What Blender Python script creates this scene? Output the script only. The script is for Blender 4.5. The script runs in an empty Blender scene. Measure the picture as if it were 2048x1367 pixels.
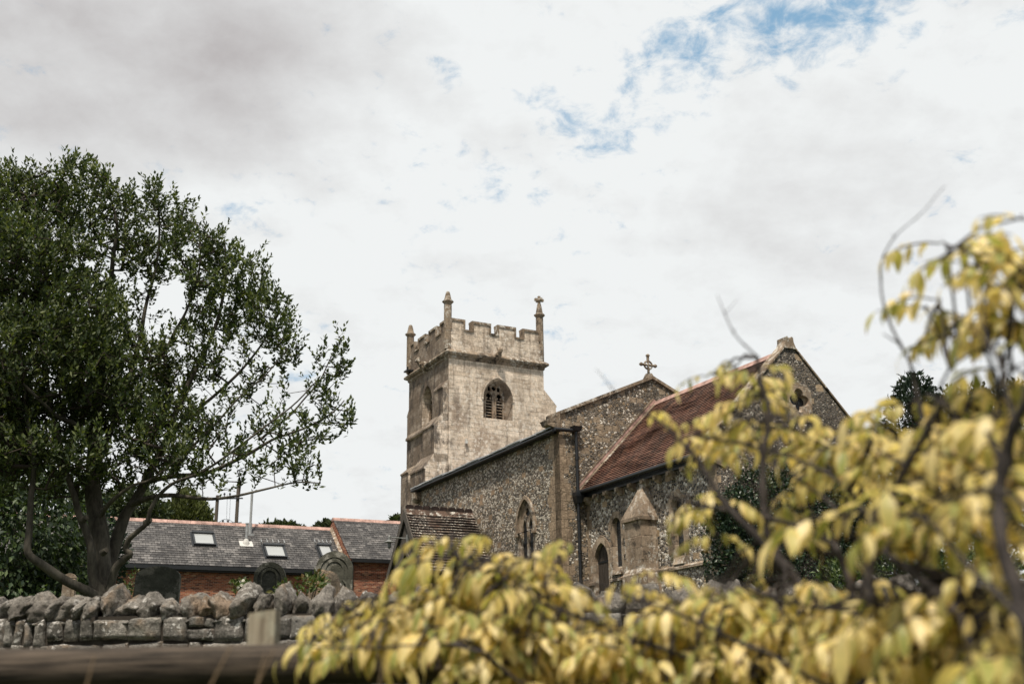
import bpy, bmesh, math, random
import numpy as np
from mathutils import Vector, Matrix, noise as mnoise
from mathutils.geometry import tessellate_polygon
random.seed(7); rng = np.random.default_rng(7)
S = bpy.context.scene
COL = S.collection
R = math.radians

# ------------------------------------------------------------------ camera
F_PX, HORIZ, ROLL = 2275.0, 1412.0, 0.015
PITCH = math.atan((HORIZ - 683) / F_PX)
EYE = np.array([0., 0., 1.0])
fw = np.array([0, math.cos(PITCH), math.sin(PITCH)]); up0 = np.array([0, -math.sin(PITCH), math.cos(PITCH)])
r0 = np.array([1., 0, 0]); cr, sr = math.cos(ROLL), math.sin(ROLL)
CR, CU = cr * r0 - sr * up0, sr * r0 + cr * up0
cam = bpy.data.cameras.new("camera"); camo = bpy.data.objects.new("camera", cam); COL.objects.link(camo)
cam.sensor_width = 36; cam.lens = F_PX / 2048 * 36; cam.clip_start = .05; cam.clip_end = 3000
camo.matrix_world = Matrix(((CR[0], CU[0], -fw[0], 0), (CR[1], CU[1], -fw[1], 0), (CR[2], CU[2], -fw[2], 1.0), (0, 0, 0, 1)))
cam.dof.use_dof = True; cam.dof.focus_distance = 22; cam.dof.aperture_fstop = 2.8
S.camera = camo

def at(x, y, Y):
    """survey helper: the world point seen in direction (x, y) standing Y metres away"""
    d = CR * (x - 1024) + CU * (683.5 - y) + fw * F_PX
    return EYE + d * (Y / d[1])
def pxm(Y): return Y / F_PX

# ------------------------------------------------------------------ object helpers
def link(o, parent=None):
    COL.objects.link(o)
    if parent is not None: o.parent = parent
    return o
def tag(o, label=None, cat=None, group=None, kind=None):
    if label: o["label"] = label
    if cat: o["category"] = cat
    if group: o["group"] = group
    if kind: o["kind"] = kind
    return o
def empty(name, loc=(0, 0, 0), rz=0, parent=None):
    o = bpy.data.objects.new(name, None); o.location = loc; o.rotation_euler = (0, 0, rz); o.empty_display_size = .3
    return link(o, parent)

class MB:
    def __init__(s): s.v = []; s.f = []; s.m = []; s.uv = {}; s.sm = set()
    def add(s, vs, fs, m=0, uvs=None, smooth=False):
        b = len(s.v); s.v += [tuple(map(float, p)) for p in vs]
        for i, f in enumerate(fs):
            if uvs: s.uv[len(s.f)] = uvs[i]
            if smooth: s.sm.add(len(s.f))
            s.f.append(tuple(b + k for k in f)); s.m.append(m)
    def quad(s, a, b, c, d, m=0, uv=None): s.add([a, b, c, d], [(0, 1, 2, 3)], m, [uv] if uv else None)
    def box(s, x0, x1, y0, y1, z0, z1, m=0):
        s.add([(x, y, z) for z in (z0, z1) for y in (y0, y1) for x in (x0, x1)],
              [(0, 2, 3, 1), (4, 5, 7, 6), (0, 1, 5, 4), (2, 6, 7, 3), (0, 4, 6, 2), (1, 3, 7, 5)], m)
    def hexa(s, p, m=0):   # p: 4 bottom, 4 top points, same order
        s.add(p, [(3, 2, 1, 0), (4, 5, 6, 7), (0, 1, 5, 4), (1, 2, 6, 5), (2, 3, 7, 6), (3, 0, 4, 7)], m)
    def extrude(s, poly, vec, m=0):  # planar 3-D polygon extruded along vec
        n = len(poly); P = [Vector(p) for p in poly]; V = Vector(vec); Q = [p + V for p in P]
        tri = tessellate_polygon([P])
        s.add(P + Q, [tuple(t) for t in tri] + [tuple(n + k for k in t[::-1]) for t in tri] + [(i, (i + 1) % n, n + (i + 1) % n, n + i) for i in range(n)], m)
    def plate(s, outer, holes, o, ax, ay, nrm, t=0.0, m=0, mreveal=None, hole_depth=None, splay=None, back=True):
        """2-D outline with holes; front face at o, thickness t going against nrm"""
        o, ax, ay, nrm = Vector(o), Vector(ax), Vector(ay), Vector(nrm)
        P3 = lambda p, d=0: o + ax * p[0] + ay * p[1] - nrm * d
        loops = [outer] + list(holes)
        tri = tessellate_polygon([[Vector((p[0], p[1], 0)) for p in L] for L in loops])
        flat = [p for L in loops for p in L]
        s.add([P3(p) for p in flat], [tuple(x) for x in tri], m)
        if t > 0:
            if back: s.add([P3(p, t) for p in flat], [tuple(x) for x in tri], m)
            n = len(outer)
            s.add([P3(p) for p in outer] + [P3(p, t) for p in outer], [(i, (i + 1) % n, n + (i + 1) % n, n + i) for i in range(n)], m)
        hd = hole_depth if hole_depth is not None else t
        if hd > 0:
            for k, h in enumerate(holes):
                n = len(h); inner = splay[k] if splay else h
                s.add([P3(p) for p in h] + [P3(p, hd) for p in inner], [(i, (i + 1) % n, n + (i + 1) % n, n + i) for i in range(n)], m if mreveal is None else mreveal)
    def tube(s, pts, rad, n=6, m=0, cap=True, smooth=True):
        P = [Vector(p) for p in pts]; k = len(P)
        if not hasattr(rad, '__len__'): rad = [rad] * k
        vs = []; prev = None
        for i in range(k):
            t = (P[min(i + 1, k - 1)] - P[max(i - 1, 0)])
            t = t.normalized() if t.length > 1e-9 else Vector((0, 0, 1))
            a = prev - t * prev.dot(t) if prev is not None else t.orthogonal()
            if a.length < 1e-6: a = t.orthogonal()
            a.normalize(); prev = a; b = t.cross(a)
            for j in range(n):
                q = 2 * math.pi * j / n
                vs.append(P[i] + (a * math.cos(q) + b * math.sin(q)) * rad[i])
        fs = [(i * n + j, i * n + (j + 1) % n, (i + 1) * n + (j + 1) % n, (i + 1) * n + j) for i in range(k - 1) for j in range(n)]
        s.add(vs, fs, m, smooth=smooth)
        if cap: s.add(vs[:n], [tuple(range(n))[::-1]], m); s.add(vs[-n:], [tuple(range(n))], m)
    def lathe(s, c, prof, n=8, m=0, rot=0.0, smooth=False):
        vs = [(c[0] + r * math.cos(2 * math.pi * j / n + rot), c[1] + r * math.sin(2 * math.pi * j / n + rot), c[2] + z) for r, z in prof for j in range(n)]
        fs = [(i * n + j, i * n + (j + 1) % n, (i + 1) * n + (j + 1) % n, (i + 1) * n + j) for i in range(len(prof) - 1) for j in range(n)]
        s.add(vs, fs, m, smooth=smooth); s.add(vs[:n], [tuple(range(n))[::-1]], m); s.add(vs[-n:], [tuple(range(n))], m)
    def build(s, name, mats, parent=None, recalc=True):
        me = bpy.data.meshes.new(name); me.from_pydata(s.v, [], s.f)
        for mt in (mats if isinstance(mats, (list, tuple)) else [mats]): me.materials.append(mt)
        me.polygons.foreach_set("material_index", s.m)
        if s.sm:
            me.polygons.foreach_set("use_smooth", [i in s.sm for i in range(len(s.f))])
        if s.uv:
            L = me.uv_layers.new(name="UVMap")
            for pi, uv in s.uv.items():
                for k, li in enumerate(me.polygons[pi].loop_indices): L.data[li].uv = uv[k]
        me.validate(); me.update()
        if recalc:
            bm = bmesh.new(); bm.from_mesh(me); bmesh.ops.recalc_face_normals(bm, faces=bm.faces); bm.to_mesh(me); bm.free()
        return link(bpy.data.objects.new(name, me), parent)

def fast_mesh(name, V, Fc, mats, parent=None, nv=4, smooth=False):
    """V (n,3), Fc (m,nv) numpy"""
    me = bpy.data.meshes.new(name); V = np.ascontiguousarray(V, dtype=np.float32); Fc = np.ascontiguousarray(Fc, dtype=np.int32)
    me.vertices.add(len(V)); me.vertices.foreach_set("co", V.ravel())
    me.loops.add(Fc.size); me.loops.foreach_set("vertex_index", Fc.ravel())
    me.polygons.add(len(Fc)); me.polygons.foreach_set("loop_start", np.arange(0, Fc.size, nv, dtype=np.int32))
    for mt in (mats if isinstance(mats, (list, tuple)) else [mats]): me.materials.append(mt)
    if smooth: me.polygons.foreach_set("use_smooth", np.ones(len(Fc), dtype=bool))
    me.update(calc_edges=True); me.validate()
    return link(bpy.data.objects.new(name, me), parent)

# ------------------------------------------------------------------ material helpers
def lin(c): return tuple(((x / 255) / 12.92 if x / 255 <= .04045 else ((x / 255 + .055) / 1.055) ** 2.4) for x in c)
class MT:
    def __init__(s, name):
        s.m = bpy.data.materials.new(name); s.m.use_nodes = True; s.t = s.m.node_tree; s.t.nodes.clear()
    def n(s, typ, **kw):
        nd = s.t.nodes.new(typ)
        for k, v in kw.items():
            if hasattr(nd, k) and not isinstance(nd.bl_rna.properties.get(k), type(None)): setattr(nd, k, v)
        return nd
    def w(s, sock, v):
        if v is None: return
        if isinstance(v, bpy.types.NodeSocket): s.t.links.new(v, sock)
        elif isinstance(v, (tuple, list)) and sock.type == 'RGBA': sock.default_value = (*v[:3], 1)
        else: sock.default_value = v
    def obj(s): return s.n('ShaderNodeTexCoord').outputs['Object']
    def uv(s): return s.n('ShaderNodeTexCoord').outputs['UV']
    def isl(s): return s.n('ShaderNodeNewGeometry').outputs['Random Per Island']
    def sep(s, v): nd = s.n('ShaderNodeSeparateXYZ'); s.w(nd.inputs[0], v); return nd.outputs
    def comb(s, x=0, y=0, z=0):
        nd = s.n('ShaderNodeCombineXYZ'); s.w(nd.inputs[0], x); s.w(nd.inputs[1], y); s.w(nd.inputs[2], z); return nd.outputs[0]
    def vm(s, op, a, b=None):
        nd = s.n('ShaderNodeVectorMath', operation=op); s.w(nd.inputs[0], a); s.w(nd.inputs[1], b); return nd.outputs['Value' if op in ('DOT_PRODUCT', 'LENGTH', 'DISTANCE') else 'Vector']
    def ma(s, op, a, b=None, c=None, clamp=False):
        nd = s.n('ShaderNodeMath', operation=op); nd.use_clamp = clamp
        s.w(nd.inputs[0], a); s.w(nd.inputs[1], b); s.w(nd.inputs[2], c); return nd.outputs[0]
    def noise(s, v, scale, detail=4, rough=.55, dist=0.0):
        nd = s.n('ShaderNodeTexNoise'); s.w(nd.inputs['Vector'], v); nd.inputs['Scale'].default_value = scale; nd.inputs['Detail'].default_value = detail
        nd.inputs['Roughness'].default_value = rough; nd.inputs['Distortion'].default_value = dist; return nd.outputs['Fac']
    def noisec(s, v, scale, detail=2):
        nd = s.n('ShaderNodeTexNoise'); s.w(nd.inputs['Vector'], v); nd.inputs['Scale'].default_value = scale; nd.inputs['Detail'].default_value = detail; return nd.outputs['Color']
    def vor(s, v, scale, feature='F1', rnd=1.0):
        nd = s.n('ShaderNodeTexVoronoi', feature=feature); s.w(nd.inputs['Vector'], v); nd.inputs['Scale'].default_value = scale; nd.inputs['Randomness'].default_value = rnd
        return nd.outputs
    def wn(s, v):
        nd = s.n('ShaderNodeTexWhiteNoise', noise_dimensions='3D'); s.w(nd.inputs['Vector'], v); return nd.outputs['Value']
    def ramp(s, f, stops, interp='LINEAR'):
        nd = s.n('ShaderNodeValToRGB'); cr_ = nd.color_ramp; cr_.interpolation = interp
        while len(cr_.elements) < len(stops): cr_.elements.new(.5)
        for e, (p, c) in zip(cr_.elements, stops): e.position = p; e.color = (*(c if hasattr(c, '__len__') else (c,) * 3), 1)
        s.w(nd.inputs[0], f); return nd.outputs[0]
    def mr(s, f, a, b, c=0, d=1, smooth=True):
        nd = s.n('ShaderNodeMapRange', interpolation_type='SMOOTHSTEP' if smooth else 'LINEAR')
        for k, v in enumerate((f, a, b, c, d)): s.w(nd.inputs[k], v)
        return nd.outputs[0]
    def mix(s, f, a, b, mode='MIX'):
        nd = s.n('ShaderNodeMix', data_type='RGBA', blend_type=mode); s.w(nd.inputs[0], f); s.w(nd.inputs[6], a); s.w(nd.inputs[7], b); return nd.outputs[2]
    def bump(s, h, strength=.5, dist=.02, normal=None):
        nd = s.n('ShaderNodeBump'); nd.inputs['Strength'].default_value = strength; nd.inputs['Distance'].default_value = dist; s.w(nd.inputs['Height'], h)
        if normal is not None: s.w(nd.inputs['Normal'], normal)
        return nd.outputs[0]
    def cells(s, x, y, w, h, joint=.01, jitter=True):
        """brick-like cells: per-cell random value, and 1 in the joints"""
        row = s.ma('FLOOR', s.ma('DIVIDE', y, h)); off = s.ma('MULTIPLY', row, .5)
        if jitter: off = s.ma('ADD', off, s.ma('MULTIPLY', s.wn(s.comb(row, 3.3, 1)), .5))
        u = s.ma('ADD', s.ma('DIVIDE', x, w), off); col = s.ma('FLOOR', u); rnd = s.wn(s.comb(col, row, 0))
        fu = s.ma('MULTIPLY', s.ma('FRACT', u), w); fv = s.ma('MULTIPLY', s.ma('FRACT', s.ma('DIVIDE', y, h)), h)
        d = s.ma('MINIMUM', s.ma('MINIMUM', fu, s.ma('SUBTRACT', w, fu)), s.ma('MINIMUM', fv, s.ma('SUBTRACT', h, fv)))
        j = s.mr(d, joint * .3, joint, 1, 0)
        return rnd, j, s.ma('FRACT', s.ma('DIVIDE', y, h))
    def out(s, color, rough=.85, normal=None, spec=.3, trans=None, metal=0.0):
        p = s.n('ShaderNodeBsdfPrincipled'); s.w(p.inputs['Base Color'], color); s.w(p.inputs['Roughness'], rough); s.w(p.inputs['Normal'], normal)
        p.inputs['Specular IOR Level'].default_value = spec; p.inputs['Metallic'].default_value = metal
        o = s.n('ShaderNodeOutputMaterial'); sh = p.outputs[0]
        if trans is not None:
            tr = s.n('ShaderNodeBsdfTranslucent'); s.w(tr.inputs[0], trans[0]); mx = s.n('ShaderNodeMixShader'); mx.inputs[0].default_value = trans[1]
            s.t.links.new(sh, mx.inputs[1]); s.t.links.new(tr.outputs[0], mx.inputs[2]); sh = mx.outputs[0]
        s.t.links.new(sh, o.inputs[0]); return s.m

def m_plain(name, c, rough=.7, spec=.3, var=.25, scale=6, metal=0.0):
    b = MT(name); n_ = b.noise(b.obj(), scale, 5); f = b.mr(n_, .3, .7, 1 - var, 1 + var, False)
    return b.out(b.mix(1.0, c, b.comb(f, f, f), 'MULTIPLY'), rough, b.bump(n_, .2, .01), spec, metal=metal)

def lichen(b, v, col, amt=.5, white=(.55, .52, .47), dark=(.05, .042, .035), dkamt=None):
    """blotchy pale lichen and dark algae over a stone colour"""
    big = b.noise(v, .55, 5, .6); sm = b.noise(v, 5.0, 6, .7)
    wmask = b.ma('MULTIPLY', b.mr(sm, .50, .60), b.mr(big, .38, .58)); wmask = b.ma('MULTIPLY', wmask, amt)
    col = b.mix(wmask, col, white)
    dk = b.ma('MULTIPLY', b.mr(b.noise(v, 2.6, 8, .75), .49, .62), b.mr(b.noise(b.vm('ADD', v, (9, 4, 2)), .45, 4), .40, .58))
    return b.mix(b.ma('MULTIPLY', dk, dkamt if dkamt is not None else amt * 1.2, clamp=True), col, dark)

def m_ashlar(name, base, tint2, amt=.6, w=.5, h=.3, south_dark=0.0, joint_c=(.12, .095, .07), joint=.014):
    b = MT(name); v = b.obj(); x, y, z = b.sep(v); xx = b.ma('ADD', x, y)
    zz = b.ma('ADD', z, b.ma('MULTIPLY', b.noise(b.comb(0, 0, z), 1.7, 2), .35)); xx = b.ma('ADD', xx, b.ma('MULTIPLY', b.noise(v, 1.6, 2), .3))
    r, j, _ = b.cells(xx, zz, w, h, joint)
    c = b.mix(b.mr(r, 0, 1, 0, 1, False), base, tint2)
    n1 = b.noise(v, 9, 6, .7); f = b.mr(n1, .25, .75, .5, 1.4, False); c = b.mix(1.0, c, b.comb(f, f, f), 'MULTIPLY')
    st = b.mr(b.noise(b.vm('MULTIPLY', v, (1, 1, .35)), 1.1, 6, .65), .42, .62, 0, .5 * min(1, amt)); c = b.mix(st, c, tuple(k * .45 for k in base))
    if south_dark > 0:
        bd = b.mr(b.noise(b.vm('MULTIPLY', v, (.8, .8, 7)), 1.0, 5, .6), .35, .65, .78, 1.15, False); c = b.mix(1.0, c, b.comb(bd, bd, bd), 'MULTIPLY')
        br_ = b.mr(b.noise(b.vm('ADD', v, (3, 6, 1)), .8, 7, .68), .5, .64, 0, .6); c = b.mix(br_, c, (.25, .185, .14)); sk = b.mr(b.noise(b.vm('MULTIPLY', v, (2.6, 2.6, .22)), 1.3, 5, .6), .52, .66, 0, .55); c = b.mix(sk, c, (.15, .115, .09))
        zl = b.ma('MULTIPLY', b.mr(z, 14.5, 11.5), .0)
    c = lichen(b, v, c, amt, (.66, .60, .53) if south_dark else (.55, .52, .47), (.05, .042, .035), .45 if south_dark else None)
    if south_dark > 0:   # lichen browning plus south-side shade put into the colour of stones facing local -y
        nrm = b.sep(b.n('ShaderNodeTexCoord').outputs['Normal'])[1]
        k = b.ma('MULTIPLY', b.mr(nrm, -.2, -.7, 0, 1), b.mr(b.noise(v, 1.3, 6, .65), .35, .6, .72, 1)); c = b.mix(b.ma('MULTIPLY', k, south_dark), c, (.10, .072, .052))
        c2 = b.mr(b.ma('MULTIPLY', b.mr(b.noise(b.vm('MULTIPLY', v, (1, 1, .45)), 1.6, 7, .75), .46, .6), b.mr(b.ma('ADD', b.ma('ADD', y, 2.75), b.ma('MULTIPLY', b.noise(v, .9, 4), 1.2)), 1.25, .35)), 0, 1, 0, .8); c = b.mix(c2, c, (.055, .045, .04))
    pit = b.mr(b.vor(v, 9)['Distance'], .10, .04); pit = b.ma('MULTIPLY', pit, b.mr(b.noise(v, 1.1, 2), .52, .6)); c = b.mix(pit, c, (.04, .033, .03))
    c = b.mix(b.ma('MULTIPLY', j, b.mr(b.noise(v, 1.7, 4), .45, .65, .0, .8)), c, joint_c)
    hgt = b.ma('SUBTRACT', n1, b.ma('ADD', b.ma('MULTIPLY', j, .6), pit))
    return b.out(c, .92, b.bump(hgt, .7, .03), .15)

def m_flint(name, scale=8.5, mortar=(.33, .27, .2), blocks=.12, block_c=(.30, .22, .145), quoin=None, dark=.36, white=.22, zs=1.35, warm=0.0):
    b = MT(name); v = b.obj(); x, y, z = b.sep(v); xx = b.ma('ADD', x, y)
    wv = b.vm('ADD', v, b.vm('MULTIPLY', b.vm('SUBTRACT', b.noisec(v, 6, 2), (.5, .5, .5)), (.09, .09, .09)))
    wv = b.vm('MULTIPLY', wv, (1, 1, zs))
    vo = b.vor(wv, scale); e = b.vor(wv, scale, 'DISTANCE_TO_EDGE')['Distance']
    rnd = b.sep(vo['Color'])[0]
    d0 = (.022, .023, .026); g1 = (.12, .115, .115); g2 = (.27, .25, .235); wh = (.68, .66, .63); tn = (.34, .26, .18)
    c = b.ramp(rnd, [(0, d0), (dark, g1), (dark + .17, g2), (dark + .32, tn), (1 - white, wh)], 'CONSTANT')
    ins = b.noise(wv, 26, 3, .6); c = b.mix(b.mr(ins, .52, .62, 0, .55), c, b.mix(b.mr(rnd, .2, .8), (.55, .53, .5), (.06, .06, .065)))
    mo = b.mix(b.mr(b.noise(v, 3, 4), .3, .7), mortar, tuple(k * .62 for k in mortar))
    gap = b.mr(e, .05, .11, 1, 0); c = b.mix(gap, c, mo)
    hgt = b.mr(e, .02, .22)
    if blocks > 0:
        jx = b.ma('ADD', xx, b.ma('MULTIPLY', b.noise(v, 2.3, 2), .12)); jz = b.ma('ADD', z, b.ma('MULTIPLY', b.noise(b.vm('ADD', v, (5, 5, 5)), 2.3, 2), .12))
        r, j, _ = b.cells(jx, jz, .36, .25, .03); k = b.ma('MULTIPLY', b.ma('LESS_THAN', r, blocks), b.ma('SUBTRACT', 1, j))
        bc = b.mix(b.mr(b.noise(v, 8, 5, .7), .3, .7), block_c, tuple(q * 1.55 for q in block_c)); c = b.mix(k, c, bc); hgt = b.mix(k, hgt, b.noise(v, 12, 4))
    if quoin:
        for (a0, jit, side, *ax_) in quoin:   # long-and-short dressed stones up the corner
            row = b.ma('FLOOR', b.ma('DIVIDE', z, .34)); edge = b.ma('ADD', a0, b.ma('MULTIPLY', b.ma('SUBTRACT', b.wn(b.comb(row, 1, a0)), .5), jit))
            co = y if ax_ else x; k = b.ma('GREATER_THAN', co, edge) if side > 0 else b.ma('LESS_THAN', co, edge)
            r, j, _ = b.cells(xx, z, .55, .34, .02); qc = b.mix(b.mr(b.noise(v, 7, 6, .7), .3, .7), (.20, .152, .112), (.37, .295, .225)); qc = b.mix(j, qc, (.16, .125, .09))
            c = b.mix(k, c, qc); hgt = b.mix(k, hgt, b.noise(v, 12, 4))
    st = b.noise(v, .5, 5, .6); dsk = b.mr(b.noise(b.vm('MULTIPLY', v, (1.6, 1.6, .25)), 1.2, 5, .62), .48, .68, 1, .62); f = b.ma('MULTIPLY', b.mr(st, .3, .7, .72, 1.15, False), dsk); c = b.mix(1.0, c, b.comb(f, b.ma('MULTIPLY', f, .98 - warm * .04), b.ma('MULTIPLY', f, .95 - warm * .1)), 'MULTIPLY')
    return b.out(c, .72, b.bump(hgt, .8, .05), .3)

def m_tiles(name, cols, w, h, lich=0.0, dirt=.5, rough=.8, white=(.6, .56, .5), moss=None, joint=.012):
    b = MT(name); v = b.uv(); x, y, _ = b.sep(v); r, j, fy = b.cells(x, y, w, h, joint, False)
    c = b.ramp(r, [(i / (len(cols) - 1), cc) for i, cc in enumerate(cols)])
    n1 = b.noise(v, 5, 6, .7); f = b.mr(n1, .25, .75, .6, 1.35, False); c = b.mix(1.0, c, b.comb(f, f, f), 'MULTIPLY')
    st = b.mr(b.noise(b.vm('MULTIPLY', v, (1.4, .35, 1)), 1.0, 5, .65), .42, .66); c = b.mix(b.ma('MULTIPLY', st, dirt), c, (.028, .026, .026))
    if lich > 0:
        L = b.ma('MULTIPLY', b.mr(b.noise(v, 11, 5, .75), .53, .59), b.mr(b.noise(b.vm('ADD', v, (7, 3, 0)), .9, 4), .40, .56)); c = b.mix(b.ma('MULTIPLY', L, lich), c, white)
    if moss: c = b.mix(b.mr(b.noise(b.vm('ADD', v, (2, 8, 0)), 2.3, 5, .6), .60, .68, 0, .9), c, moss)
    c = b.mix(b.ma('MULTIPLY', j, .8), c, (.02, .018, .018))
    hgt = b.ma('SUBTRACT', b.ma('ADD', b.ma('MULTIPLY', n1, .5), b.ma('MULTIPLY', r, .8)), j)
    return b.out(c, rough, b.bump(hgt, .6, .02), .3)

def m_brick(name):
    b = MT(name); v = b.obj(); x, y, z = b.sep(v); xx = b.ma('ADD', x, y); r, j, _ = b.cells(xx, z, .165, .056, .009, False)
    c = b.ramp(r, [(0, (.07, .028, .022)), (.25, (.19, .06, .038)), (.6, (.29, .095, .052)), (.9, (.36, .14, .075)), (1, (.42, .25, .16))])
    n1 = b.noise(v, 12, 4, .7); f = b.mr(n1, .25, .75, .7, 1.25, False); c = b.mix(1.0, c, b.comb(f, f, f), 'MULTIPLY')
    c = b.mix(b.mr(b.noise(v, .8, 4), .5, .75, 0, .4), c, (.09, .05, .04)); c = b.mix(j, c, (.33, .23, .17))
    return b.out(c, .9, b.bump(b.ma('SUBTRACT', n1, j), .6, .015), .2)

def m_rock(name, c0, c1, c2, scale=3.0, white=.6):
    b = MT(name); v = b.obj(); i = b.isl(); v2 = b.vm('ADD', v, b.comb(b.ma('MULTIPLY', i, 37), b.ma('MULTIPLY', i, 11), 0))
    c = b.ramp(i, [(0, c0), (.35, c1), (.7, c2), (1, c0)])
    n1 = b.noise(v2, scale, 7, .68); c = b.mix(b.mr(n1, .42, .62), c, tuple(k * .30 for k in c1))
    c = b.mix(b.mr(b.noise(b.vm('ADD', v2, (3, 1, 7)), scale * .8, 3), .52, .7, 0, .5), c, (.27, .18, .11))
    n2 = b.noise(v2, scale * 9, 5, .75); f = b.mr(n2, .28, .72, .35, 1.7, False); c = b.mix(1.0, c, b.comb(f, f, f), 'MULTIPLY')
    L = b.ma('MULTIPLY', b.mr(b.noise(v2, scale * 4.5, 4, .6), .56, .62), b.mr(b.noise(b.vm('ADD', v2, (8, 8, 1)), scale * .7, 3), .48, .62)); c = b.mix(b.ma('MULTIPLY', L, white), c, (.62, .6, .57))
    pit = b.mr(b.vor(v2, scale * 11)['Distance'], .22, .08); c = b.mix(b.ma('MULTIPLY', pit, .6), c, (.03, .026, .024))
    return b.out(c, .93, b.bump(b.ma('SUBTRACT', b.ma('ADD', n1, b.ma('MULTIPLY', n2, .5)), b.ma('MULTIPLY', pit, .5)), .9, .04), .15)

def m_leaf(name, cols, trans=.3, rough=.5, spec=.35, tcol=None):
    b = MT(name); i = b.isl(); c = b.ramp(i, [(k / (len(cols) - 1), cc) for k, cc in enumerate(cols)])
    big = b.mr(b.noise(b.obj(), 1.1, 3), .3, .7, .7, 1.3, False); c = b.mix(1.0, c, b.comb(big, big, big), 'MULTIPLY')
    tc = b.mix(1.0, c, tcol or (1.3, 1.35, .6), 'MULTIPLY')
    return b.out(c, rough, None, spec, (tc, trans))

def m_bark(name, c0, c1, zs=.25, scale=14):
    b = MT(name); v = b.vm('MULTIPLY', b.obj(), (1, 1, zs)); n1 = b.noise(v, scale, 6, .7); n2 = b.noise(b.obj(), 1.5, 4)
    c = b.mix(b.mr(n1, .3, .7), c0, c1); c = b.mix(b.mr(n2, .5, .7, 0, .5), c, tuple(k * 1.5 for k in c1)); return b.out(c, .9, b.bump(n1, .7, .02), .15)

def m_wood(name, c0, c1, axis=(1, 6, 6), lichen_c=None, scale=4):
    b = MT(name); v = b.vm('MULTIPLY', b.obj(), axis); n1 = b.noise(v, scale, 6, .65); c = b.mix(b.mr(n1, .3, .7), c0, c1)
    if lichen_c: c = b.mix(b.mr(b.noise(b.obj(), 9, 5, .7), .5, .66, 0, .75), c, lichen_c)
    return b.out(c, .85, b.bump(n1, .5, .01), .2)

M = {}
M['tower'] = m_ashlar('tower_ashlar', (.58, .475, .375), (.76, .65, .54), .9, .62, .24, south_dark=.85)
M['dressed'] = m_ashlar('dressed_stone', (.27, .20, .145), (.39, .31, .235), .8, .6, .4)
M['weathered'] = m_ashlar('weathered_stone', (.20, .155, .115), (.30, .235, .175), .85, .5, .4)
M['cap'] = m_ashlar('lichened_coping_stone', (.22, .165, .12), (.33, .26, .195), 1.0, .7, .9)
M['nave_flint'] = m_flint('nave_flint_rubble', 9.5, (.27, .215, .16), .10, (.23, .17, .12), [(13.0, .5, 1), (.35, .3, -1)], .25, .36, 1.5, 1)
M['gable_flint'] = m_flint('nave_gable_flint_and_block', 9.5, (.26, .215, .165), .22, (.215, .175, .135), [(-4.05, .4, -1, 'y')], .42, .14, 1.3, .6)
M['chancel_flint'] = m_flint('chancel_flint', 9.0, (.42, .35, .27), .06, (.28, .21, .14), [(21.3, .5, 1), (14.05, .35, -1)], .36, .36, 1.1)
M['east_flint'] = m_flint('east_gable_flint', 10.5, (.23, .185, .14), .04, (.3, .23, .16), None, .55, .13, 1.5)
M['clay'] = m_tiles('clay_roof_tiles', [(.06, .029, .022), (.105, .045, .031), (.14, .063, .043), (.21, .105, .07), (.09, .045, .034)], .17, .1337, .3, .55, .8, (.42, .3, .22))
M['porch_tile'] = m_tiles('mossy_porch_tiles', [(.035, .027, .023), (.07, .047, .037), (.13, .10, .078), (.085, .047, .034)], .19, .1514, 1.0, .6, .85, (.66, .62, .55), (.02, .022, .015))
M['slate'] = m_tiles('slate_tiles', [(.038, .036, .037), (.075, .071, .070), (.10, .094, .092), (.175, .165, .16)], .22, .1718, .4, .75, .55, (.3, .29, .28), None, .014)
M['brick'] = m_brick('red_brick')
M['lead'] = m_plain('lead_sheet', (.33, .34, .36), .5, .4, .3, 3)
M['iron'] = m_plain('black_iron', (.012, .014, .017), .45, .5, .3, 5)
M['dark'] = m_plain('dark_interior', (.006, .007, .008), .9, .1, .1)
M['glass'] = m_tiles('leaded_glass', [(.008, .01, .013), (.02, .024, .028), (.035, .04, .045)], .11, .14, 0, .3, .25, (.5, .5, .5), None, .02)
M['oak'] = m_wood('weathered_oak', (.03, .024, .02), (.075, .062, .052), (6, 6, 1))
M['board'] = m_wood('silvered_boards', (.035, .03, .028), (.13, .115, .10), (7, 7, .8))
M['rail'] = m_wood('fence_rail_wood', (.010, .009, .008), (.10, .078, .06), (.8, 18, 18), None, 6)
M['post'] = m_wood('fence_post_wood', (.13, .105, .075), (.33, .29, .22), (14, 14, .8), (.38, .37, .29), 4)
M['ridge_red'] = m_plain('red_ridge_tile', (.40, .26, .225), .8, .2, .45, 4)
M['ridge_dark'] = m_plain('dark_ridge_tile', (.03, .02, .018), .85, .2, .5, 6)
M['ridge_lichen'] = m_ashlar('lichened_ridge_tile', (.10, .06, .045), (.16, .11, .085), 1.0, 3, 3)
M['lamp_grey'] = m_plain('lantern_grey', (.16, .165, .16), .5, .4, .3, 12)
M['zinc'] = m_plain('galvanised_metal', (.42, .43, .43), .4, .5, .2, 8, .6)
M['white'] = m_plain('white_paint', (.5, .49, .47), .5, .4, .1)
M['skylight'] = m_plain('skylight_glass', (.34, .355, .36), .12, .8, .05, 2)
M['grave_dark'] = m_ashlar('dark_gravestone', (.062, .066, .055), (.08, .082, .07), .30, 3, 3)
M['grave_grey'] = m_ashlar('grey_gravestone', (.075, .075, .062), (.10, .098, .08), .45, 3, 3)
M['grave_face'] = m_ashlar('gravestone_panel', (.05, .051, .046), (.062, .063, .056), .3, 3, 3)
M['grave_lichen'] = m_rock('lichened_gravestone', (.19, .15, .11), (.26, .22, .17), (.16, .11, .075), 4, .8)
M['rock'] = m_rock('coping_rock', (.22, .202, .18), (.33, .30, .265), (.13, .118, .106), 4.5, .55)
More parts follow.
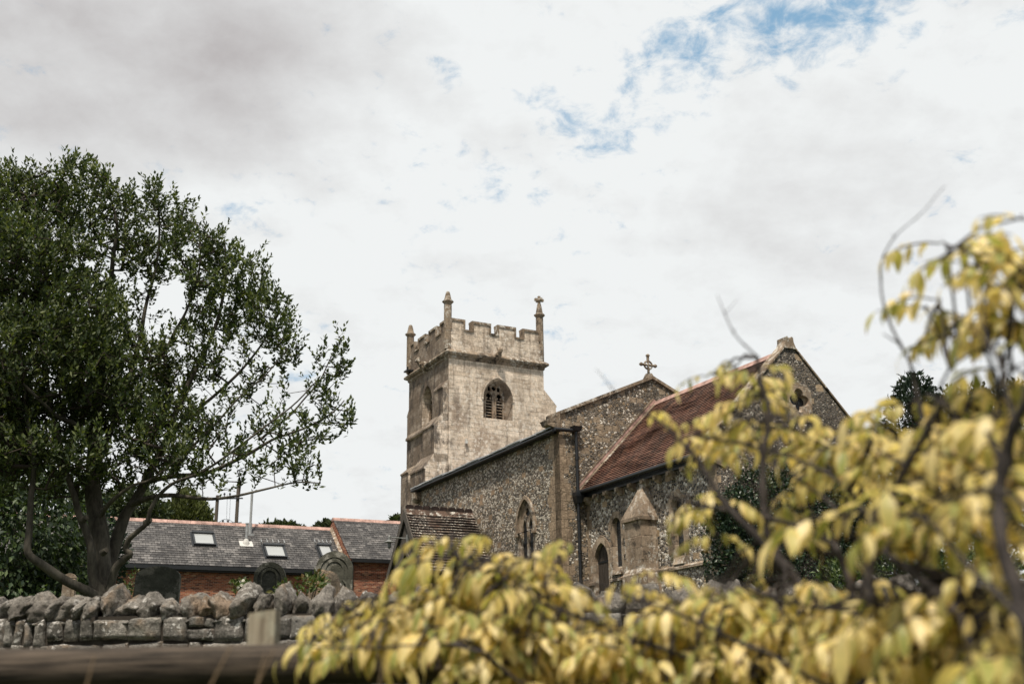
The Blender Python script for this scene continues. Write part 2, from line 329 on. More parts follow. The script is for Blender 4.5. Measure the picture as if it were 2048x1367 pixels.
M['block'] = m_rock('wall_block', (.20, .19, .175), (.30, .28, .25), (.15, .14, .13), 5, 1.0)
M['mortar'] = m_plain('dark_mortar', (.05, .043, .036), .95, .1, .4, 8)
M['bark'] = m_bark('evergreen_bark', (.035, .031, .026), (.105, .095, .078))
M['twig'] = m_plain('twig_bark', (.042, .034, .028), .85, .15, .3, 3)
M['pole'] = m_wood('pole_wood', (.06, .05, .042), (.13, .11, .09), (8, 8, .5))
M['wist_bark'] = m_bark('wisteria_bark', (.018, .016, .016), (.075, .064, .06), .5, 40)
M['straw'] = m_plain('dry_straw', (.20, .14, .085), .8, .2, .2)
M['bay'] = m_leaf('evergreen_leaf', [(.028, .048, .02), (.042, .062, .026), (.064, .088, .032), (.135, .16, .055), (.034, .052, .022)], .28, .55, .3)
M['syc'] = m_leaf('broad_leaf', [(.016, .03, .018), (.03, .05, .024), (.05, .08, .03), (.085, .12, .04)], .3, .5, .35)
M['con'] = m_leaf('conifer_spray', [(.05, .065, .022), (.08, .095, .032), (.11, .125, .04), (.035, .05, .02)], .2, .7, .2)
M['yewl'] = m_leaf('yew_spray', [(.012, .024, .018), (.02, .036, .024), (.032, .05, .03)], .15, .6, .25)
M['ivyl'] = m_leaf('ivy_leaf', [(.012, .026, .018), (.02, .04, .026), (.035, .058, .034), (.05, .075, .036)], .15, .4, .45)
M['laurel'] = m_leaf('laurel_leaf', [(.03, .05, .026), (.045, .08, .035), (.08, .12, .04), (.13, .165, .05)], .25, .4, .45)
M['far'] = m_leaf('far_leaf', [(.03, .045, .024), (.05, .065, .03), (.07, .085, .036)], .2, .7, .2)
def m_wist():
    b = MT('yellow_wisteria_leaf'); i = b.isl()
    c = b.ramp(i, [(0, (.20, .24, .06)), (.16, (.36, .38, .11)), (.42, (.76, .63, .25)), (.7, (.94, .81, .46)), (.86, (.90, .71, .30)), (1, (.33, .35, .09))])
    x, _wy, _ = b.sep(b.uv()); edge = b.mr(b.ma('ABSOLUTE', x), .45, 1.0, 0, .6); c = b.mix(edge, c, (.76, .56, .24))
    br = b.ma('MULTIPLY', b.mr(b.ma('ADD', _wy, b.ma('MULTIPLY', b.noise(b.obj(), 60, 3), .3)), .95, 1.1), b.ma('GREATER_THAN', b.ma('FRACT', b.ma('MULTIPLY', i, 13.7)), .55)); c = b.mix(br, c, (.30, .14, .05))
    vein = b.mr(b.ma('ABSOLUTE', x), .0, .14, .25, 0); c = b.mix(vein, c, (.62, .55, .22))
    n1 = b.mr(b.noise(b.obj(), 14, 4), .3, .7, .75, 1.2, False); c = b.mix(1.0, c, b.comb(n1, n1, n1), 'MULTIPLY')
    tc = b.mix(1.0, c, (1.15, 1.12, .7), 'MULTIPLY'); return b.out(c, .42, None, .35, (tc, .5))
M['wist'] = m_wist()
M['rose'] = m_plain('white_petals', (.75, .72, .64), .7, .2, .1)
M['bramble'] = m_leaf('bramble_leaf', [(.03, .05, .02), (.06, .10, .03), (.12, .15, .05), (.14, .08, .03)], .25, .5, .3)
def m_grass():
    b = MT('grass_ground'); n1 = b.noise(b.obj(), .6, 6, .65); n2 = b.noise(b.obj(), 25, 4, .7)
    c = b.mix(b.mr(n1, .3, .7), (.035, .055, .02), (.075, .085, .03)); c = b.mix(b.mr(n2, .4, .7, 0, .5), c, (.025, .035, .015)); return b.out(c, .95, b.bump(n2, .7, .05), .1)
M['grass'] = m_grass()

# ------------------------------------------------------------------ 2-D outlines
def pointed(cx, zb, zs, za, hw, n=10):
    """pointed (two-centred) arch opening, counter-clockwise from bottom left"""
    h = za - zs; rr = (hw * hw + h * h) / (2 * hw); L = []
    a1 = math.asin(min(1, h / rr))
    right = [(cx + hw - rr + rr * math.cos(a1 * k / n), zs + rr * math.sin(a1 * k / n)) for k in range(n + 1)]
    left = [(2 * cx - p[0], p[1]) for p in right[:-1]][::-1]
    return [(cx - hw, zb), (cx + hw, zb)] + right + left
def rounded(cx, zb, zs, hw, n=10):
    return [(cx - hw, zb), (cx + hw, zb)] + [(cx + hw * math.cos(math.pi * k / n), zs + hw * math.sin(math.pi * k / n)) for k in range(n + 1)]
def foil(cx, cz, c, rho, k=4, rot=math.pi / 4, n=48):
    L = []
    for i in range(n):
        th = 2 * math.pi * i / n; best = 0
        for q in range(k):
            d = th - rot - q * 2 * math.pi / k; s2 = rho * rho - (c * math.sin(d)) ** 2
            if s2 > 0: best = max(best, c * math.cos(d) + math.sqrt(s2))
        L.append((cx + best * math.cos(th), cz + best * math.sin(th)))
    return L
def rect(x0, x1, z0, z1): return [(x0, z0), (x1, z0), (x1, z1), (x0, z1)]
def roof_rows(mb, e0, e1, r0_, r1_, rows, butt=.02, m=0, seg=.6, wob=.012, seed=1):
    """overlapping courses from the eave line e0-e1 up to the ridge line r0-r1"""
    e0, e1, r0_, r1_ = map(Vector, (e0, e1, r0_, r1_)); nrm = (e1 - e0).cross(r0_ - e0).normalized()
    if nrm.z < 0: nrm = -nrm
    rnd = random.Random(seed); SL = (r0_ - e0).length
    for k in range(rows):
        t0, t1 = k / rows, min(1.0, (k + 1.12) / rows)
        a0, a1, b0, b1 = e0.lerp(r0_, t0), e1.lerp(r1_, t0), e0.lerp(r0_, t1), e1.lerp(r1_, t1)
        n = max(1, int((a1 - a0).length / seg)); vs = []; fs = []; uvs = []
        for i in range(n + 1):
            s_ = i / n; j = rnd.uniform(0, wob) + mnoise.noise(Vector((i * seg * .6, k * .15, seed))) * wob * 2; j2 = rnd.uniform(-.3, .3) * wob
            dn = (r0_ - e0).normalized() * j2
            vs += [a0.lerp(a1, s_) + dn - nrm * .004, a0.lerp(a1, s_) + nrm * (butt + j) + dn, b0.lerp(b1, s_) + nrm * .003]
        Lh = (a1 - a0).length; u0 = (a0 - e0).dot((e1 - e0).normalized())
        for i in range(n):
            q = 3 * i; fs += [(q, q + 3, q + 4, q + 1), (q + 1, q + 4, q + 5, q + 2)]
            ua, ub = u0 + Lh * i / n, u0 + Lh * (i + 1) / n; va, vb = SL * k / rows, SL * (k + 1) / rows - .001
            uvs += [[(ua, va + .002), (ub, va + .002), (ub, va + .003), (ua, va + .003)], [(ua, va + .003), (ub, va + .003), (ub, vb), (ua, vb)]]
        mb.add(vs, fs, m, uvs)

# ------------------------------------------------------------------ church  (local x = east, y = north)
E_AZ = R(-62.2824); CX, CY = -0.79282, 56.34883
church = empty('church', (CX, CY, 4.2), E_AZ)
tag(church, 'flint and stone parish church with battlemented west tower, red tiled chancel and timber porch', 'church')
ZB = 4.2
def cz(z): return z - ZB
class CMB(MB):  # church meshes are written in heights above the camera's lane; the church stands 4.2 m higher
    def build(s, name, mats, parent=None, recalc=True):
        s.v = [(x, y, z - ZB) for x, y, z in s.v]
        return MB.build(s, name, mats, parent, recalc)
X, Y_, Z = (1, 0, 0), (0, 1, 0), (0, 0, 1)
WB = 3.4     # walls go down below the turf

# tower
TW, TN = -5.2, 2.74
def belfry(parent, name, o, ax, nrm, cx):
    """two-light louvred belfry window set in a deep splayed reveal; ax = along the wall"""
    A = Vector(ax); N_ = Vector(nrm); O = Vector(o) - N_ * .40
    t = CMB()
    L1 = pointed(cx - .30, 14.99, 16.12, 16.42, .20, 6); L2 = pointed(cx + .30, 14.99, 16.12, 16.42, .20, 6)
    T1 = pointed(cx - .27, 16.50, 16.62, 16.78, .09, 4); T2 = pointed(cx + .27, 16.50, 16.62, 16.78, .09, 4); T3 = foil(cx, 16.66, .06, .075, 4, 0, 24)
    t.plate(pointed(cx, 14.9, 16.1, 17.02, .66), [L1, L2, T1, T2, T3], O, ax, Z, nrm, .12)
    for L in (pointed(cx - .30, 14.99, 16.12, 16.42, .25, 6), pointed(cx + .30, 14.99, 16.12, 16.42, .25, 6)):   # raised mouldings round each light
        inn = pointed(sum(p[0] for p in L) / len(L), 14.99, 16.12, 16.40, .195, 6)
        t.plate(L, [inn], O + N_ * .045, ax, Z, nrm, .045)
    for sx in (-1, 1):   # cusps in the light heads
        for d in (-1, 1):
            c = O + A * (cx + sx * .30 + d * .15) + Vector((0, 0, 16.10)) - N_ * .02
            t.extrude([c + Vector((0, 0, .12)), c - Vector((0, 0, .08)), c - A * d * .11 + Vector((0, 0, .05))], -N_ * .06)
    w = t.build(name, M['dressed'], parent)
    lv = CMB()
    for sx in (-.30, .30):
        for k in range(7):
            zc = 15.03 + k * .155; a = O + A * (cx + sx - .2) - N_ * .02 + Vector((0, 0, zc)); bb = A * .4; dn = -N_ * .2 + Vector((0, 0, .10)); th = Vector((0, 0, .035))
            lv.hexa([a, a + bb, a + bb + dn, a + dn, a + th, a + bb + th, a + bb + dn + th, a + dn + th])
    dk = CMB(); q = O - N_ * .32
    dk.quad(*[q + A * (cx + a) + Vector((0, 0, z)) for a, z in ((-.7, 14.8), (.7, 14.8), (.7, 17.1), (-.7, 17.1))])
    return lv, dk

tw = CMB()
wo = pointed(0.03, 14.95, 16.0, 17.1, .84); wi = pointed(0.03, 14.95, 16.05, 17.0, .62)
tw.plate(rect(-TN, TN, WB, 18.0), [wo], (0, 0, 0), Y_, Z, X, 0, 0, hole_depth=.42, splay=[wi])
so = pointed(-2.72, 14.75, 16.1, 17.1, .66); si = pointed(-2.72, 14.75, 16.1, 17.0, .60)
tw.plate(rect(TW, 0, WB, 18.0), [so], (0, -TN, 0), X, Z, (0, -1, 0), 0, 0, hole_depth=.5, splay=[si])
tw.quad((TW, -TN, WB), (TW, TN, WB), (TW, TN, 18), (TW, -TN, 18)); tw.quad((TW, TN, WB), (0, TN, WB), (0, TN, 18), (TW, TN, 18))
tw.quad((TW, -TN, 18.35), (0, -TN, 18.35), (0, TN, 18.35), (TW, TN, 18.35), 1)
# hood mould over east opening
ho = pointed(0.03, 15.9, 16.0, 17.22, .93); hi = pointed(0.03, 15.9, 16.0, 17.12, .845)
tw.plate(ho, [hi], (.05, 0, 0), Y_, Z, X, .048)
# weathered string across the south face under the belfry
tw.extrude([(TW - .02, -TN - .002, 14.95), (TW - .02, -TN - .16, 14.72), (TW - .02, -TN - .16, 14.62), (TW - .02, -TN - .002, 14.58)], (TW * -1 - .9, 0, 0))
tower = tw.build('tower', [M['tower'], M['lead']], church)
lvA, dkA = belfry(tower, 'belfry_window', (0, 0, 0), Y_, X, 0.0)
lvA.build('belfry_louvre', M['dressed'], tower); dkA.build('belfry_shadow_board', M['dark'], tower)
lvB, dkB = belfry(tower, 'belfry_window', (0, -TN - .0, 0), X, (0, -1, 0), -2.72)
lvB.build('belfry_louvre', M['dressed'], tower); dkB.build('belfry_shadow_board', M['dark'], tower)

pr = CMB()   # string course below the parapet
def ring(mb, off_z):
    for (o0, z0), (o1, z1) in zip(off_z[:-1], off_z[1:]):
        a = [(TW - o0, -TN - o0, z0), (o0, -TN - o0, z0), (o0, TN + o0, z0), (TW - o0, TN + o0, z0)]
        b_ = [(TW - o1, -TN - o1, z1), (o1, -TN - o1, z1), (o1, TN + o1, z1), (TW - o1, TN + o1, z1)]
        for i in range(4): mb.quad(a[i], a[(i + 1) % 4], b_[(i + 1) % 4], b_[i])
ring(pr, [(.0, 17.84), (.06, 17.90), (.06, 17.98), (.20, 18.06), (.24, 18.14), (.20, 18.22), (.05, 18.33), (.0, 18.34)])
pr.build('string_course', M['weathered'], tower)

pp = CMB()   # parapet with merlons
T = .34
SILL, TOP = 19.40, 20.0
Em = [(-2.62, -1.90), (-1.38, -.42), (.08, 1.05), (1.57, 2.5)]
Sm = [(-4.95, -4.42), (-3.85, -2.98), (-2.40, -1.52), (-.95, -.12)]
for lo, hi_, n_, m_ in (('E', 0, 0, 0),):
    pp.box(-T, .02, -TN - .02, TN + .02, 18.25, SILL); pp.box(TW - .02, TW + T, -TN - .02, TN + .02, 18.25, SILL)
pp.box(TW + T, -T, -TN - .02, -TN + T, 18.25, SILL); pp.box(TW + T, -T, TN - T, TN + .02, 18.25, SILL)
def merlon(mb, x0, x1, y0, y1, axis):
    mb.box(x0, x1, y0, y1, SILL, TOP - .12)
def coping(mb, a, b_, z0, z1, axis, face):   # moulded frame round a merlon: cap and two jambs, on the outer face
    o = .05
    if axis == 'y':
        mb.box(face - T - .04 if face > -2 else face - o, face + o if face > -2 else face + T + .04, a - .07, b_ + .07, z1 - .12, z1)
        for q in (a - .07, b_ - .03): mb.box(face - T, face + o, q, q + .10, z0, z1 - .12)
    else:
        mb.box(a - .07, b_ + .07, min(face - o, face + T + .04), max(face - o, face + T + .04), z1 - .12, z1)
        for q in (a - .07, b_ - .03): mb.box(q, q + .10, face - o, face + T, z0, z1 - .12)
cp = CMB()
for a, b_ in Em:
    pp.box(-T, .02, a, b_, SILL, TOP - .12); coping(cp, a, b_, SILL + .002, TOP, 'y', .02)
    pp.box(TW - .02, TW + T, a, b_, SILL, TOP - .12); cp.box(TW - .07, TW + T + .04, a - .07, b_ + .07, TOP - .12, TOP)
for a, b_ in Sm:
    pp.box(a, b_, -TN - .02, -TN + T, SILL, TOP - .12); coping(cp, a, b_, SILL + .002, TOP, 'x', -TN - .02)
    pp.box(a, b_, TN - T, TN + .02, SILL, TOP - .12); cp.box(a - .07, b_ + .07, TN - T - .04, TN + .07, TOP - .12, TOP)
for g in zip(Em[:-1], Em[1:]):   # crenel sills
    a, b_ = g[0][1] + .075, g[1][0] - .075; cp.box(-T - .04, .075, a, b_, SILL - .02, SILL + .075); cp.box(TW - .075, TW + T + .04, a, b_, SILL - .02, SILL + .075)
for g in zip(Sm[:-1], Sm[1:]):
    a, b_ = g[0][1] + .075, g[1][0] - .075; cp.box(a, b_, -TN - .075, -TN + T + .04, SILL - .02, SILL + .075); cp.box(a, b_, TN - T - .04, TN + .075, SILL - .02, SILL + .075)
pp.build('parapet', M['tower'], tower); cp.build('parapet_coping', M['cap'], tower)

def pinnacle(x, y, z0, zc, zt, cross=False):
    p = CMB(); r = .20
    p.lathe((x, y, 0), [(r, z0), (r, zc - .12), (r * .92, zc - .11), (r * 1.08, zc - .05), (r * 1.45, zc + .02), (r * 1.5, zc + .08), (r * 1.0, zc + .14), (r * .98, zc + .15), (r * .55, zt - .07), (r * .42, zt)], 8, rot=math.pi / 8)
    if cross:
        p.box(x - .06, x + .06, y - .06, y + .06, zt, zt + .42)
        p.lathe((x, y, 0), [(.05, zt + .1), (.16, zt + .16), (.17, zt + .24), (.05, zt + .3)], 6)
        for d in ((1, 0), (-1, 0), (0, 1), (0, -1)): p.box(x + d[0] * .19 - .07, x + d[0] * .19 + .07, y + d[1] * .19 - .07, y + d[1] * .19 + .07, zt + .14, zt + .27)
    return p.build('pinnacle', M['weathered'], tower)
pinnacle(-.12, -TN + .0, 18.34, 20.85, 21.45); pinnacle(-.12, TN - .1, 18.34, 20.9, 21.62, True); pinnacle(TW + .1, -TN + .0, 18.34, 20.55, 21.15)

def gargoyle(o, ax, nrm):
    O, A, N_ = Vector(o), Vector(ax), Vector(nrm); U = Vector((0, 0, 1)); g = CMB()
    g.tube([O + U * .05, O + N_ * .22 + U * .08, O + N_ * .40 + U * .02], [.17, .15, .11], 7)
    g.tube([O + N_ * .34 + U * .12, O + N_ * .46 + U * .26, O + N_ * .40 + U * .40], [.12, .15, .05], 7)   # head
    g.tube([O + N_ * .44 + U * .22, O + N_ * .6 + U * .16], [.085, .05], 6)                              # muzzle
    for d in (-1, 1): g.tube([O + N_ * .38 + A * d * .1 + U * .3, O + N_ * .36 + A * d * .17 + U * .44], [.05, .02], 5)
    g.tube([O - U * .28 + N_ * .05, O + N_ * .2 - U * .1, O + N_ * .26 + U * .0], [.08, .13, .13], 7)
    return g.build('gargoyle', M['weathered'], tower)
gargoyle((0.05, -.05, 18.2), Y_, X); gargoyle((-2.85, -TN - .05, 18.2), X, (0, -1, 0))
sp = CMB(); sp.box(-4.98, -4.5, -TN - .42, -TN, 18.34, 18.42); sp.box(-4.56, -4.5, -TN - .42, -TN - .34, 18.42, 18.56); sp.build('water_spout', M['iron'], tower)

def buttress(name, stages, ax, nrm, o, mat, parent=tower):
    """stages: (a0, a1, projection, z_bottom, z_where_slope_starts, z_slope_top)"""
    mb = CMB(); O, A, N_ = Vector(o), Vector(ax), Vector(nrm)
    for (a0, a1, p, zb, zs, zt, p_in) in stages:
        prof = [(0, zb), (p, zb), (p, zs), (p + .05, zs), (p + .05, zs + .07), (p_in, zt), (0, zt)]
        mb.extrude([O + A * a0 + N_ * q + Vector((0, 0, z)) for q, z in prof], A * (a1 - a0))
    return mb.build(name, mat, parent)
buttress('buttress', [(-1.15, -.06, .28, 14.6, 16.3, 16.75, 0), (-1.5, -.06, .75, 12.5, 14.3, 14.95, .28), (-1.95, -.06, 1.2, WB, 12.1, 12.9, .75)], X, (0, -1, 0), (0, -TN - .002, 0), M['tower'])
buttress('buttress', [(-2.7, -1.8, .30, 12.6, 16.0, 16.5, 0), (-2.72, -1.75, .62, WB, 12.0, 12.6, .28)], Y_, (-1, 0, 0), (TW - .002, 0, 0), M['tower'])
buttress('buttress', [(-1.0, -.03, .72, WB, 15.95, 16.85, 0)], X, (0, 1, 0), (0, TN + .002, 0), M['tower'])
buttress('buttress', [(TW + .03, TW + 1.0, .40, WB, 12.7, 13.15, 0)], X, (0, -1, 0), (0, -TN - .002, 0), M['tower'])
fl = CMB(); fl.box(.02, .16, -1.87, -1.75, 13.5, 13.64); fl.box(.0, .10, -1.83, -1.79, 13.64, 13.74); fl.build('floodlight', M['white'], tower)

# nave
NE, NS = 13.77, -4.38
nv = CMB()
nw = pointed(11.03, 5.6, 7.75, 8.72, .60, 10); nwi = pointed(11.03, 5.6, 7.75, 8.66, .54, 10)
nv.plate(rect(0, NE, WB, 10.98), [nw], (0, NS, 0), X, Z, (0, -1, 0), 0, 0, mreveal=2, hole_depth=.06, splay=[nwi])
gab = [(NS, WB), (4.38, WB), (4.38, 11.575), (0, 13.505), (NS, 11.575)]
nv.plate(gab, [], (NE, 0, 0), Y_, Z, X, .42, 1)
nv.quad((0, 4.4, WB), (NE, 4.4, WB), (NE, 4.4, 10.98), (0, 4.4, 10.98)); nv.quad((0, NS, WB), (0, -TN, WB), (0, -TN, 11.2), (0, NS, 11.0)); nv.quad((0, 4.4, WB), (0, TN, WB), (0, TN, 11.2), (0, 4.4, 11))
nave = nv.build('nave', [M['nave_flint'], M['gable_flint'], M['dressed']], church)
rf = CMB()
for s_ in (-1, 1):
    y0 = NS - .30 if s_ < 0 else 4.6
    rf.hexa([(.02, y0, 11.0), (NE - .42, y0, 11.0), (NE - .42, 0, 12.75), (.02, 0, 12.75), (.02, y0, 11.06), (NE - .42, y0, 11.06), (NE - .42, 0, 12.86), (.02, 0, 12.86)])
    for k in range(20):   # lead rolls
        x0 = .3 + k * .66; rf.tube([(x0, y0 - .02 * s_, 11.07), (x0, 0, 12.87)], .035, 5)
rf.build('roof', M['lead'], nave)
le = CMB()
for k in range(11):   # turned-down lead edges, each bay at its own height
    x0 = .0 + k * 1.25; h_ = .02 * ((k * 7) % 3); le.hexa([(x0, NS - .36, 11.0 + h_), (x0 + 1.22, NS - .36, 11.0 + h_), (x0 + 1.22, NS - .1, 11.08 + h_), (x0, NS - .1, 11.08 + h_), (x0, NS - .36, 11.05 + h_), (x0 + 1.22, NS - .36, 11.05 + h_), (x0 + 1.22, NS - .1, 11.15 + h_), (x0, NS - .1, 11.15 + h_)])
le.build('lead_edge', M['lead'], nave)
gt = CMB(); gt.tube([(-.02, NS - .27, 10.92), (NE + .05, NS - .27, 10.92)], .07, 8); gt.box(-.02, NE - .2, NS - .2, NS - .003, 10.86, 10.99)
gt.tube([(NE + .14, NS - .27, 10.95), (NE + .14, -3.75, 10.97)], .08, 8); gt.build('gutter', M['iron'], nave)
kn = CMB(); kn.box(.05, .5, NS - .3, NS, 10.45, 10.8); kn.lathe((.28, NS - .15, 0), [(.06, 10.28), (.2, 10.4), (.24, 10.52)], 8); kn.build('corbel', M['weathered'], nave)
cn = CMB()
for s_ in (-1, 1):   # gable coping slabs
    n_ = 7
    for k in range(n_):
        t0, t1 = k / n_, (k + .985) / n_; ya, yb = s_ * 4.68 * (1 - t0), s_ * 4.68 * (1 - t1); za, zb_ = 11.43 + 2.06 * t0, 11.43 + 2.06 * t1
        cn.hexa([(NE - .47, ya, za), (NE + .09, ya, za), (NE + .09, yb, zb_), (NE - .47, yb, zb_), (NE - .47, ya, za + .13), (NE + .09, ya, za + .13), (NE + .09, yb, zb_ + .13), (NE - .47, yb, zb_ + .13)])
cn.hexa([(NE - .40, -4.9, 11.12), (NE + .05, -4.9, 11.12), (NE + .05, -4.36, 10.98), (NE - .40, -4.36, 10.98), (NE - .47, -4.95, 11.30), (NE + .09, -4.95, 11.30), (NE + .09, -4.36, 11.57), (NE - .47, -4.36, 11.57)])
cn.build('gable_coping', M['cap'], nave)
cx_ = CMB(); b0 = 13.55
cx_.hexa([(NE - .4, -.22, b0 - .1), (NE, -.22, b0 - .1), (NE, .22, b0 - .1), (NE - .4, .22, b0 - .1), (NE - .3, -.1, b0 + .22), (NE - .1, -.1, b0 + .22), (NE - .1, .1, b0 + .22), (NE - .3, .1, b0 + .22)])
xc = NE - .2
cx_.tube([(xc, 0, b0 + .15), (xc, 0, b0 + .5), (xc, 0, b0 + .98)], [.055, .05, .06], 6)
cx_.tube([(xc, -.34, b0 + .58), (xc, .34, b0 + .58)], .055, 6)
for p in ((0, .98), (-.34, .58), (.34, .58)): cx_.lathe((xc, p[0], b0 + p[1]), [(.03, -.07), (.085, -.02), (.085, .03), (.03, .08)], 6)
for sy in (-1, 1):
    for sz in (-1, 1): cx_.tube([(xc, sy * .05, b0 + .58 + sz * .17), (xc, sy * .13, b0 + .58 + sz * .12), (xc, sy * .19, b0 + .58 + sz * .04)], .04, 5)
cx_.build('gable_cross', M['weathered'], nave)
wn_ = CMB(); O = (0, NS + .055, 0); SN = (0, -1, 0)
Lh = [pointed(11.03 + d * .255, 5.6, 7.45, 8.02, .185, 8) for d in (-1, 1)]
wn_.plate(pointed(11.03, 5.55, 7.75, 8.66, .535, 10), Lh + [foil(11.03, 8.25, .085, .10, 3, math.pi / 2, 36)], O, X, Z, SN, .06)
hd = pointed(11.03, 7.5, 7.75, 8.92, .77, 12); hi2 = pointed(11.03, 7.5, 7.75, 8.78, .655, 12)
wn_.plate(hd, [hi2], (0, NS - .09, 0), X, Z, SN, .088)
sr_ = [(10.43 - .14 - (.1 if k % 2 else 0), 5.6 + .31 * k) for k in range(8)]
wn_.plate(pointed(11.03, 5.6, 7.75, 8.82, .70, 10), [pointed(11.03, 5.6, 7.75, 8.72, .60, 10)], (0, NS - .004, 0), X, Z, SN, .0)
for d in (-1, 1): wn_.box(11.03 + d * .72 - .10, 11.03 + d * .72 + .10, NS - .14, NS - .002, 7.36, 7.52)
wn_.build('traceried_window', M['dressed'], nave)
gl = CMB()
gl.quad((10.4, NS + .118, 5.5), (11.7, NS + .118, 5.5), (11.7, NS + .118, 8.7), (10.4, NS + .118, 8.7), 0, [(0, 0), (1.3, 0), (1.3, 3.2), (0, 3.2)]); gl.build('window_glass', M['glass'], nave)

# chancel
CE, CS, CA = 21.75, -3.28, .18
ch = CMB()
lan = [(15.77, 5.5, 7.42), (19.50, 5.45, 7.58)]
holes = [rounded(c, zb, zt - .29, .29, 8) for c, zb, zt in lan]; spl = [rounded(c - .02, zb + .2, zt - .24, .18, 8) for c, zb, zt in lan]
dh = pointed(14.72, 4.0, 6.0, 6.66, .47, 8)
ch.plate(rect(NE, CE, WB, 8.62), holes + [dh], (0, CS, 0), X, Z, SN, 0, 0, mreveal=2, hole_depth=.15, splay=spl + [dh])
qf = foil(.40, 10.72, .225, .185, 4, math.pi / 2, 60); qi = foil(.40, 10.72, .20, .16, 4, math.pi / 2, 60)
gy = 1.02
gab = [(CS, WB), (CA * 2 - CS, WB), (CA * 2 - CS, 12.72 - gy * (CA - CS)), (CA, 12.72), (CS, 12.72 - gy * (CA - CS))]
ch.plate(gab, [qf], (CE, 0, 0), Y_, Z, X, 0, 1, mreveal=2, hole_depth=.2, splay=[qi])
ch.plate(gab, [], (CE - .42, 0, 0), Y_, Z, X, 0, 1)
ch.quad((NE, CA * 2 - CS, WB), (CE, CA * 2 - CS, WB), (CE, CA * 2 - CS, 8.6), (NE, CA * 2 - CS, 8.6))
ch.extrude([(NE + .1, CS - .002, 5.18), (NE + .1, CS - .10, 5.18), (NE + .1, CS - .10, 5.25), (NE + .1, CS - .002, 5.33)], (.45 - .1, 0, 0), 2)
ch.extrude([(15.3, CS - .002, 5.18), (15.3, CS - .10, 5.18), (15.3, CS - .10, 5.25), (15.3, CS - .002, 5.33)], (CE - 15.3, 0, 0), 2)
chancel = ch.build('chancel', [M['chancel_flint'], M['east_flint'], M['dressed']], church)
rr = CMB(); ye, ze, zr = -3.58, 8.68, 12.52
roof_rows(rr, (NE + .02, ye, ze), (CE - .36, ye, ze), (NE + .02, CA, zr), (CE - .36, CA, zr), 40, .034, 0, .5, .014, 3)
roof_rows(rr, (CE - .40, 2 * CA - ye, ze), (NE + .02, 2 * CA - ye, ze), (CE - .36, CA, zr), (NE + .02, CA, zr), 50, .022, 0, .5, .012, 4)
for k in range(17):
    x0 = NE + .05 + k * .45; rr.extrude([(x0, CA - .2, zr - .14), (x0, CA - .11, zr + .03), (x0, CA, zr + .085), (x0, CA + .11, zr + .03), (x0, CA + .2, zr - .14)], (.44, 0, 0), 1)
rr.build('roof', [M['clay'], M['ridge_red']], chancel)
vg = CMB(); dv = Vector((0, CA - ye, zr - ze)); nn_ = Vector((0, -(zr - ze), CA - ye)).normalized()
for k in range(14):   # mortar fillet and verge tiles along the nave wall
    a = Vector((NE + .005, ye, ze)) + dv * (k / 14); b2 = Vector((NE + .005, ye, ze)) + dv * ((k + .97) / 14)
    e_ = Vector((.12, 0, 0)); vg.hexa([a, a + e_, b2 + e_, b2, a + nn_ * .09, a + e_ + nn_ * .05, b2 + e_ + nn_ * .05, b2 + nn_ * .09])
    a = a + nn_ * .2 + Vector((.0, 0, 0)); b2 = b2 + nn_ * .2
    vg.hexa([a, a + e_ * .4, b2 + e_ * .4, b2, a + nn_ * .05, a + e_ * .4 + nn_ * .05, b2 + e_ * .4 + nn_ * .05, b2 + nn_ * .05], 0)
    if k % 1 == 0:
        a2 = a - nn_ * .11; vg.hexa([a2, a2 + e_ * .3, b2 - nn_ * .11 + e_ * .3, b2 - nn_ * .11, a2 + nn_ * .1, a2 + e_ * .3 + nn_ * .1, b2 + e_ * .3 - nn_ * .01, b2 - nn_ * .01], 1)
vg.build('verge_flashing', [M['cap'], M['ridge_red']], chancel)
gt = CMB(); gt.tube([(NE + .05, ye - .07, ze - .07), (CE - .45, ye - .07, ze - .07)], .075, 8); gt.box(NE + .01, CE - .5, CS - .14, CS - .003, 8.42, 8.60); gt.build('gutter', M['iron'], chancel)
for k, u in enumerate((13.98, 14.72, 15.43, 16.22, 17.05, 17.86, 18.64, 19.42, 20.2, 21.1)):
    c = CMB(); w = .10 + .015 * (k % 3); zc = 8.42
    c.extrude([(u - w, CS, zc), (u - w, CS - .24, zc), (u - w, CS - .24, zc - .08), (u - w, CS - .15, zc - .17), (u - w, CS - .11, zc - .24 - .03 * (k % 2)), (u - w, CS, zc - .27)], (2 * w, 0, 0))
    c.box(u - w * .6, u + w * .6, CS - .275, CS - .2, zc - .15, zc - .05)
    c.build('corbel', M['dressed'], chancel)
